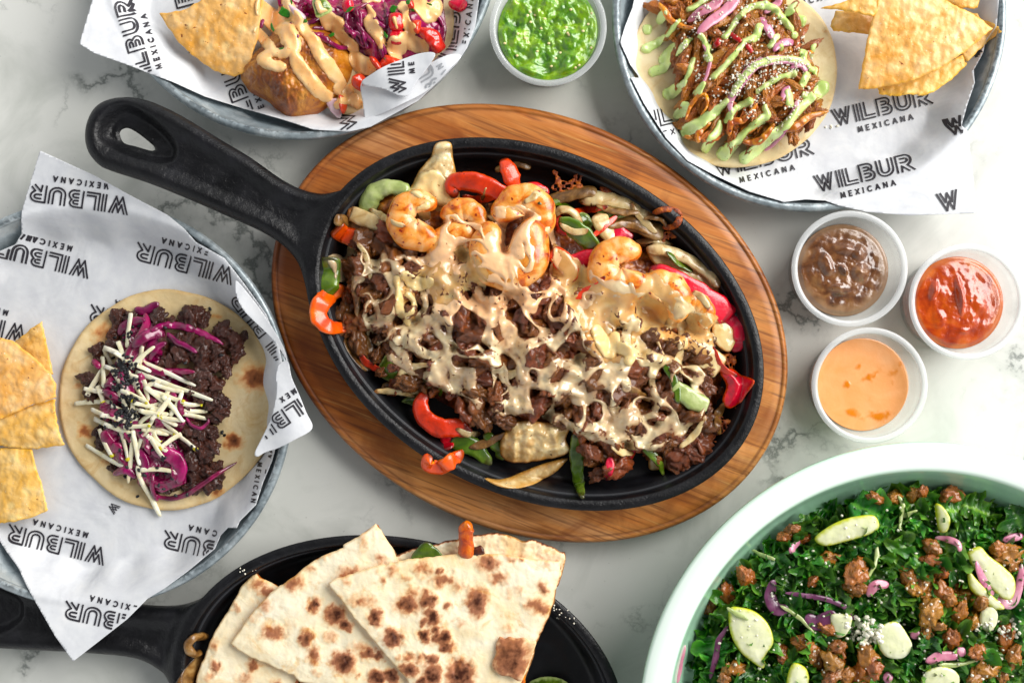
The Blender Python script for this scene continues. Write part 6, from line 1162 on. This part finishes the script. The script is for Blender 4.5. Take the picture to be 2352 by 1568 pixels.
# packed small leaves underneath
parts = []
for i, (u, v) in enumerate(kp):
    V, F, m = KM[i % 8]; x, y, z = P(u, v, .042); z = kz_(x, y) - .007; x, y, z = P(u, v, z)
    Mx = np.array(Euler((R_.uniform(-.6, .6), R_.uniform(-.6, .6), R_.uniform(0, 6.28))).to_matrix()); parts.append(((V * R_.uniform(34, 50) * S) @ Mx.T + np.array([x, y, z]), F))
V, F = join(parts); mass = solid('packed_kale', V, F, M_kale, attrs={'m': np.tile(KM[0][2], len(parts))[:len(V)]}); tag(mass, 'packed curly kale filling the mint bowl below the top leaves', 'kale', kind='stuff')
LMk = [((1640, 1480), 'at the left edge of the salad'), ((1700, 1290), 'near the pale cube nuts at the left'), ((1850, 1200), 'left of the large upper pear slice'), ((1950, 1150), 'along the far bowl wall'), ((2150, 1170), 'between the two upper pear slices'), ((2260, 1180), 'at the far right of the salad'), ((2080, 1300), 'in the open green area of the middle'), ((1900, 1350), 'above the long purple onion strand'), ((1800, 1500), 'beside the big pale pear crescent'), ((1950, 1480), 'under the walnut cluster at the near middle'), ((2130, 1450), 'around the crumbled cheese'), ((2250, 1400), 'between the big walnut heap and the right pear slice'), ((2250, 1530), 'at the near right of the salad')]
kq = [p for p in scatter_poly([(1480, 1050), (2400, 1050), (2400, 1590), (1480, 1590)], 31, 17) if inb(*p, .031)][:298]
for i, (u, v) in enumerate(kq):
    x, y, z = P(u, v, .046); z = kz_(x, y) - .001 + R_.uniform(-.001, .003); x, y, z = P(u, v, z); sc = R_.uniform(40, 72) * S
    tag(place('kale_leaf', KME[i % 8], (KM[i % 8][0], KM[i % 8][1]), (x, y, z), (R_.uniform(-.45, .45), R_.uniform(-.45, .45), R_.uniform(0, 6.28)), sc), near((u, v), LMk, 'curly kale leaf %s'), 'kale', 'curly kale leaves in the mint bowl')
Z6 = zc(2400, 1650, 1.7225); Z7 = zc(3100, 1650, 1.723)
def pear(pts, label, tilt, zz=.0, th=.003, skin=True):
    z = top_of(pts, 93) + zz * .5
    slab('pear_slice', pts, z - .001, z + .002, M_pearf, th, .0006, label, 'pear', 'pear slices in the kale salad', tilt, .0006, .0003, edgew=.0024 if skin else .0002)
pear(Z6([(590, 1090), (580, 1180), (600, 1280), (650, 1370), (720, 1430), (790, 1475), (812, 1440), (800, 1410), (845, 1340), (862, 1300), (850, 1230), (810, 1160), (740, 1105), (660, 1085)]), 'big pale pear crescent at the near left of the salad', (1, 0))
pear(Z7([(-70, 640), (0, 570), (100, 515), (220, 485), (310, 487), (345, 550), (320, 590), (250, 625), (150, 655), (0, 690)]), 'long yellow skinned pear slice near the far bowl wall', (0, 1), .002)
pear(Z7([(715, 420), (750, 422), (785, 470), (800, 520), (780, 590), (740, 595), (722, 520)]), 'small upright pear slice in the far right greens', (1, 0), .001)
pear(Z7([(925, 740), (1000, 690), (1060, 750), (1150, 820), (1215, 900), (1205, 1010), (1150, 1030), (1060, 960), (980, 860)]), 'white pear wedge under the pink onion loop', (1, 0), .003)
pear(Z7([(930, 850), (980, 900), (1050, 980), (1150, 1080), (1080, 1090), (980, 1010), (935, 950)]), 'thin pear slice beneath the white pear wedge', (1, 0), .001)
pear(Z7([(330, 1220), (450, 1170), (540, 1280), (560, 1350), (500, 1420), (400, 1410), (340, 1330)]), 'translucent pear slice right of the crumbled cheese', (0, 1), .003, skin=False)
pear(Z7([(1000, 1110), (1060, 1070), (1105, 1110), (1110, 1190), (1060, 1250), (1005, 1200)]), 'oval pear piece below the big walnut heap', (0, 1), .003, skin=False)
pear(Z6([(1240, 1135), (1300, 1125), (1370, 1140), (1340, 1250), (1280, 1280), (1245, 1210)]), 'square pear piece left of the crumbled cheese', (1, 0), .001, skin=False)
pear(Z6([(985, 1440), (1080, 1480), (1090, 1600), (960, 1600)]), 'pear slice cut by the near edge under walnuts', (0, 1), .001)
pear(Z7([(640, 1500), (760, 1460), (860, 1520), (840, 1620), (640, 1620)]), 'green white pear chunk at the near edge', (0, 1), .001, skin=False)
M_ponion_d = food('dark_pickled_onion', [(.3, '#45203a'), (.5, '#693a58'), (.75, '#8f6480')], 80, 4, .4, .28, ((300, .0003),), .1, coat=.6, coatr=.1)
for cv, pts, w_, lb in [(Z6, [(870, 900), (840, 1000), (880, 1090), (960, 1085)], 34, 'wide dark purple onion curl in the left of the salad'), (Z6, [(935, 985), (1060, 1002), (1220, 1030), (1330, 1085), (1380, 1160)], 14, 'long purple onion strand crossing the middle of the salad'), (Z6, [(570, 1200), (510, 1290), (490, 1400), (450, 1540)], 18, 'purple onion strand left of the big pear crescent'), (Z6, [(290, 1320), (255, 1440), (240, 1570)], 18, 'pink onion strand along the left bowl wall'), (Z6, [(1070, 1130), (1150, 1180), (1260, 1110)], 38, 'dark purple onion petal below the long strand'), (Z6, [(1030, 650), (990, 690), (970, 730)], 20, 'short pink onion end left of the upper pear slice'),
    (Z7, [(965, 780), (1010, 900), (1080, 990), (1180, 1060), (1240, 960), (1260, 800)], 26, 'pink onion loop lying on the white pear wedge'), (Z7, [(270, 1010), (310, 940), (400, 930)], 26, 'pink onion arch in the middle of the salad'), (Z7, [(640, 1430), (740, 1395), (850, 1392)], 24, 'pink onion bar at the near right'), (Z7, [(700, 628), (780, 640), (850, 670), (860, 720)], 17, 'thin pink onion strand in the far right greens'), (Z7, [(540, 1240), (600, 1260)], 26, 'pink onion square right of the translucent pear slice'), (Z7, [(1140, 645), (1270, 615)], 20, 'pink onion end touching the right frame edge'), (Z7, [(370, 1510), (420, 1550)], 26, 'pink onion piece at the near edge of the salad'), (Z7, [(840, 1370), (900, 1360)], 24, 'pink onion end beside the lower right walnut')]:
    strip('pickled_onion', cv(pts), [w_ * .22, w_ * .42, w_ * .42, w_ * .24], 2.2, M_ponion_d if 'purple' in lb else M_ponion, off=.0006, label=lb, cat='onion', smooth=6, roll=.2)
for i, (pts, lb) in enumerate([([(720, 708), (800, 745), (870, 775)], 'pale kale stem at the far left of the salad'), ([(905, 1070), (1010, 1130), (1120, 1240)], 'light green kale rib in the middle left'), ([(700, 1160), (620, 1120), (560, 1080)], 'short kale stem beside the pale nuts')]):
    strip('kale_stalk', Z6(pts), [3, 5, 3], 2.5, M_pgre, off=.0008, label=lb, cat='kale', smooth=6)
for i, (pts, lb) in enumerate([([(460, 360), (490, 420), (480, 500), (470, 580)], 'upright pale kale stem near the far bowl wall'), ([(490, 500), (540, 470), (585, 455)], 'thin kale stem right of the upright one'), ([(720, 1450), (850, 1450), (980, 1410)], 'long pale kale rib at the near right'), ([(330, 690), (310, 800), (260, 900)], 'kale rib running down left of the middle')]):
    strip('kale_stalk', Z7(pts), [3, 6, 4, 3], 2.5, M_pgre, off=.0008, label=lb, cat='kale', smooth=6)
LN = lumps('walnut_piece', 9, M_nut, .27, .0, .17, 4, 90, (1.1, .82, .66))
nl = [(Z6, p) for p in [(930, 620, 40), (985, 570, 40), (1060, 635, 34), (1215, 760, 50), (680, 880, 66), (555, 990, 60), (455, 1070, 48), (1120, 900, 44), (915, 1370, 48), (1060, 1310, 66), (1120, 1370, 60), (1190, 1220, 48), (1245, 1440, 62), (1150, 1440, 44), (1280, 1360, 44), (1220, 1510, 44), (560, 1490, 48), (610, 1470, 44), (540, 1545, 44), (1340, 1490, 44), (1360, 950, 44)]] + \
     [(Z7, p) for p in [(318, 372, 44), (430, 355, 46), (550, 355, 44), (612, 335, 42), (800, 350, 66), (195, 840, 70), (180, 945, 56), (680, 690, 50), (660, 780, 52), (735, 860, 44), (530, 880, 56), (620, 930, 60), (640, 1005, 44), (740, 970, 66), (830, 930, 46), (880, 1000, 52), (660, 1100, 72), (850, 1110, 62), (940, 1160, 56), (990, 1055, 60), (645, 1225, 48), (800, 1280, 64), (1150, 1270, 80), (975, 1360, 48), (1160, 740, 84), (1100, 700, 50), (1200, 1400, 60), (1250, 1350, 50), (1040, 1480, 66), (960, 1530, 60), (1130, 1500, 50), (270, 1400, 76), (300, 1450, 50), (30, 1420, 60), (60, 1330, 44), (20, 1220, 44), (230, 1510, 66), (130, 1520, 50), (60, 1500, 46), (20, 1540, 48), (1200, 790, 50), (700, 1180, 40), (560, 960, 44), (790, 1030, 44)]]
LMn = [((1640, 1400), 'at the left wall of the mint bowl'), ((1700, 1330), 'in the pale pair at the left'), ((1830, 1240), 'in the far left group by the bowl wall'), ((1900, 1280), 'alone left of the middle'), ((1870, 1480), 'beside the big pale pear crescent'), ((1920, 1510), 'in the near middle cluster'), ((2000, 1300), 'in the pair under the upper pear slice'), ((2020, 1500), 'in the near middle dark group'), ((2060, 1150), 'by the far bowl wall'), ((2180, 1150), 'alone at the far wall'), ((2130, 1290), 'at the far tip of the big walnut heap'), ((2130, 1360), 'at the left of the big walnut heap'), ((2190, 1380), 'in the middle of the big walnut heap'), ((2230, 1400), 'at the right of the big walnut heap'), ((2310, 1280), 'on the white pear wedge'), ((2310, 1460), 'at the near right bowl wall'), ((2180, 1470), 'below the big walnut heap'), ((2270, 1540), 'at the near right edge'), ((1720, 1540), 'at the near left edge')]
for i, (cv, (x, y, r)) in enumerate(nl):
    u, v = cv([(x, y)])[0]; me, VF = LN[i % 9]; X = hit(u, v, .0008); sc = r * .90 / 1.7225 * .6125 * S * 1.02
    tag(place('walnut_piece', me, VF, X, (R_.uniform(-.7, .7), R_.uniform(-.7, .7), R_.uniform(0, 6.28)), (sc * 1.1, sc, sc)), near((u, v), LMn, 'candied brown walnut %s'), 'nut', 'candied walnuts on the kale salad')
sal = [p for p in [(1560, 1300), (1800, 1130), (2100, 1100), (2400, 1120), (2400, 1600), (1540, 1600)]]
crumbs('cheese_crumbs', sal, 260, .0003, .0009, M_cotija, 'white cheese crumbs sprinkled over the whole kale salad', 31, lambda u, v: 1 if inb(u, v, .034) else 0)
crumbs('cheese_crumbs', Z7([(120, 1180), (250, 1130), (350, 1190), (360, 1300), (240, 1330), (130, 1290)]), 130, .0006, .0014, M_cotija, 'heap of crumbled white cheese in the near middle of the salad', 32)
crumbs('cheese_crumbs', Z7([(960, 1180), (1270, 1130), (1300, 1250), (1100, 1300), (980, 1290)]), 60, .0005, .0012, M_cotija, 'cheese crumbs below the pink onion loop', 33)
slab('lime_wedge', ZR([(1370, 1568), (1430, 1530), (1500, 1512), (1580, 1512), (1660, 1530), (1720, 1570), (1720, 1640), (1370, 1640)]), .012, .012, M_grep, .006, .004, 'green garnish showing at the near edge of the lower skillet', 'garnish')
crumbs('crumbs', ZR([(1590, 810), (1640, 830), (1790, 970), (1760, 1060), (1640, 1000), (1570, 930)]), 16, .0003, .0006, M_cotija, 'light crumbs on the right rim of the lower skillet', 34)
crumbs('crumbs', ZQ([(440, 540), (620, 560), (600, 600), (480, 600)]), 7, .0003, .0005, M_cotija, 'light crumbs on the left rim of the lower skillet', 35)
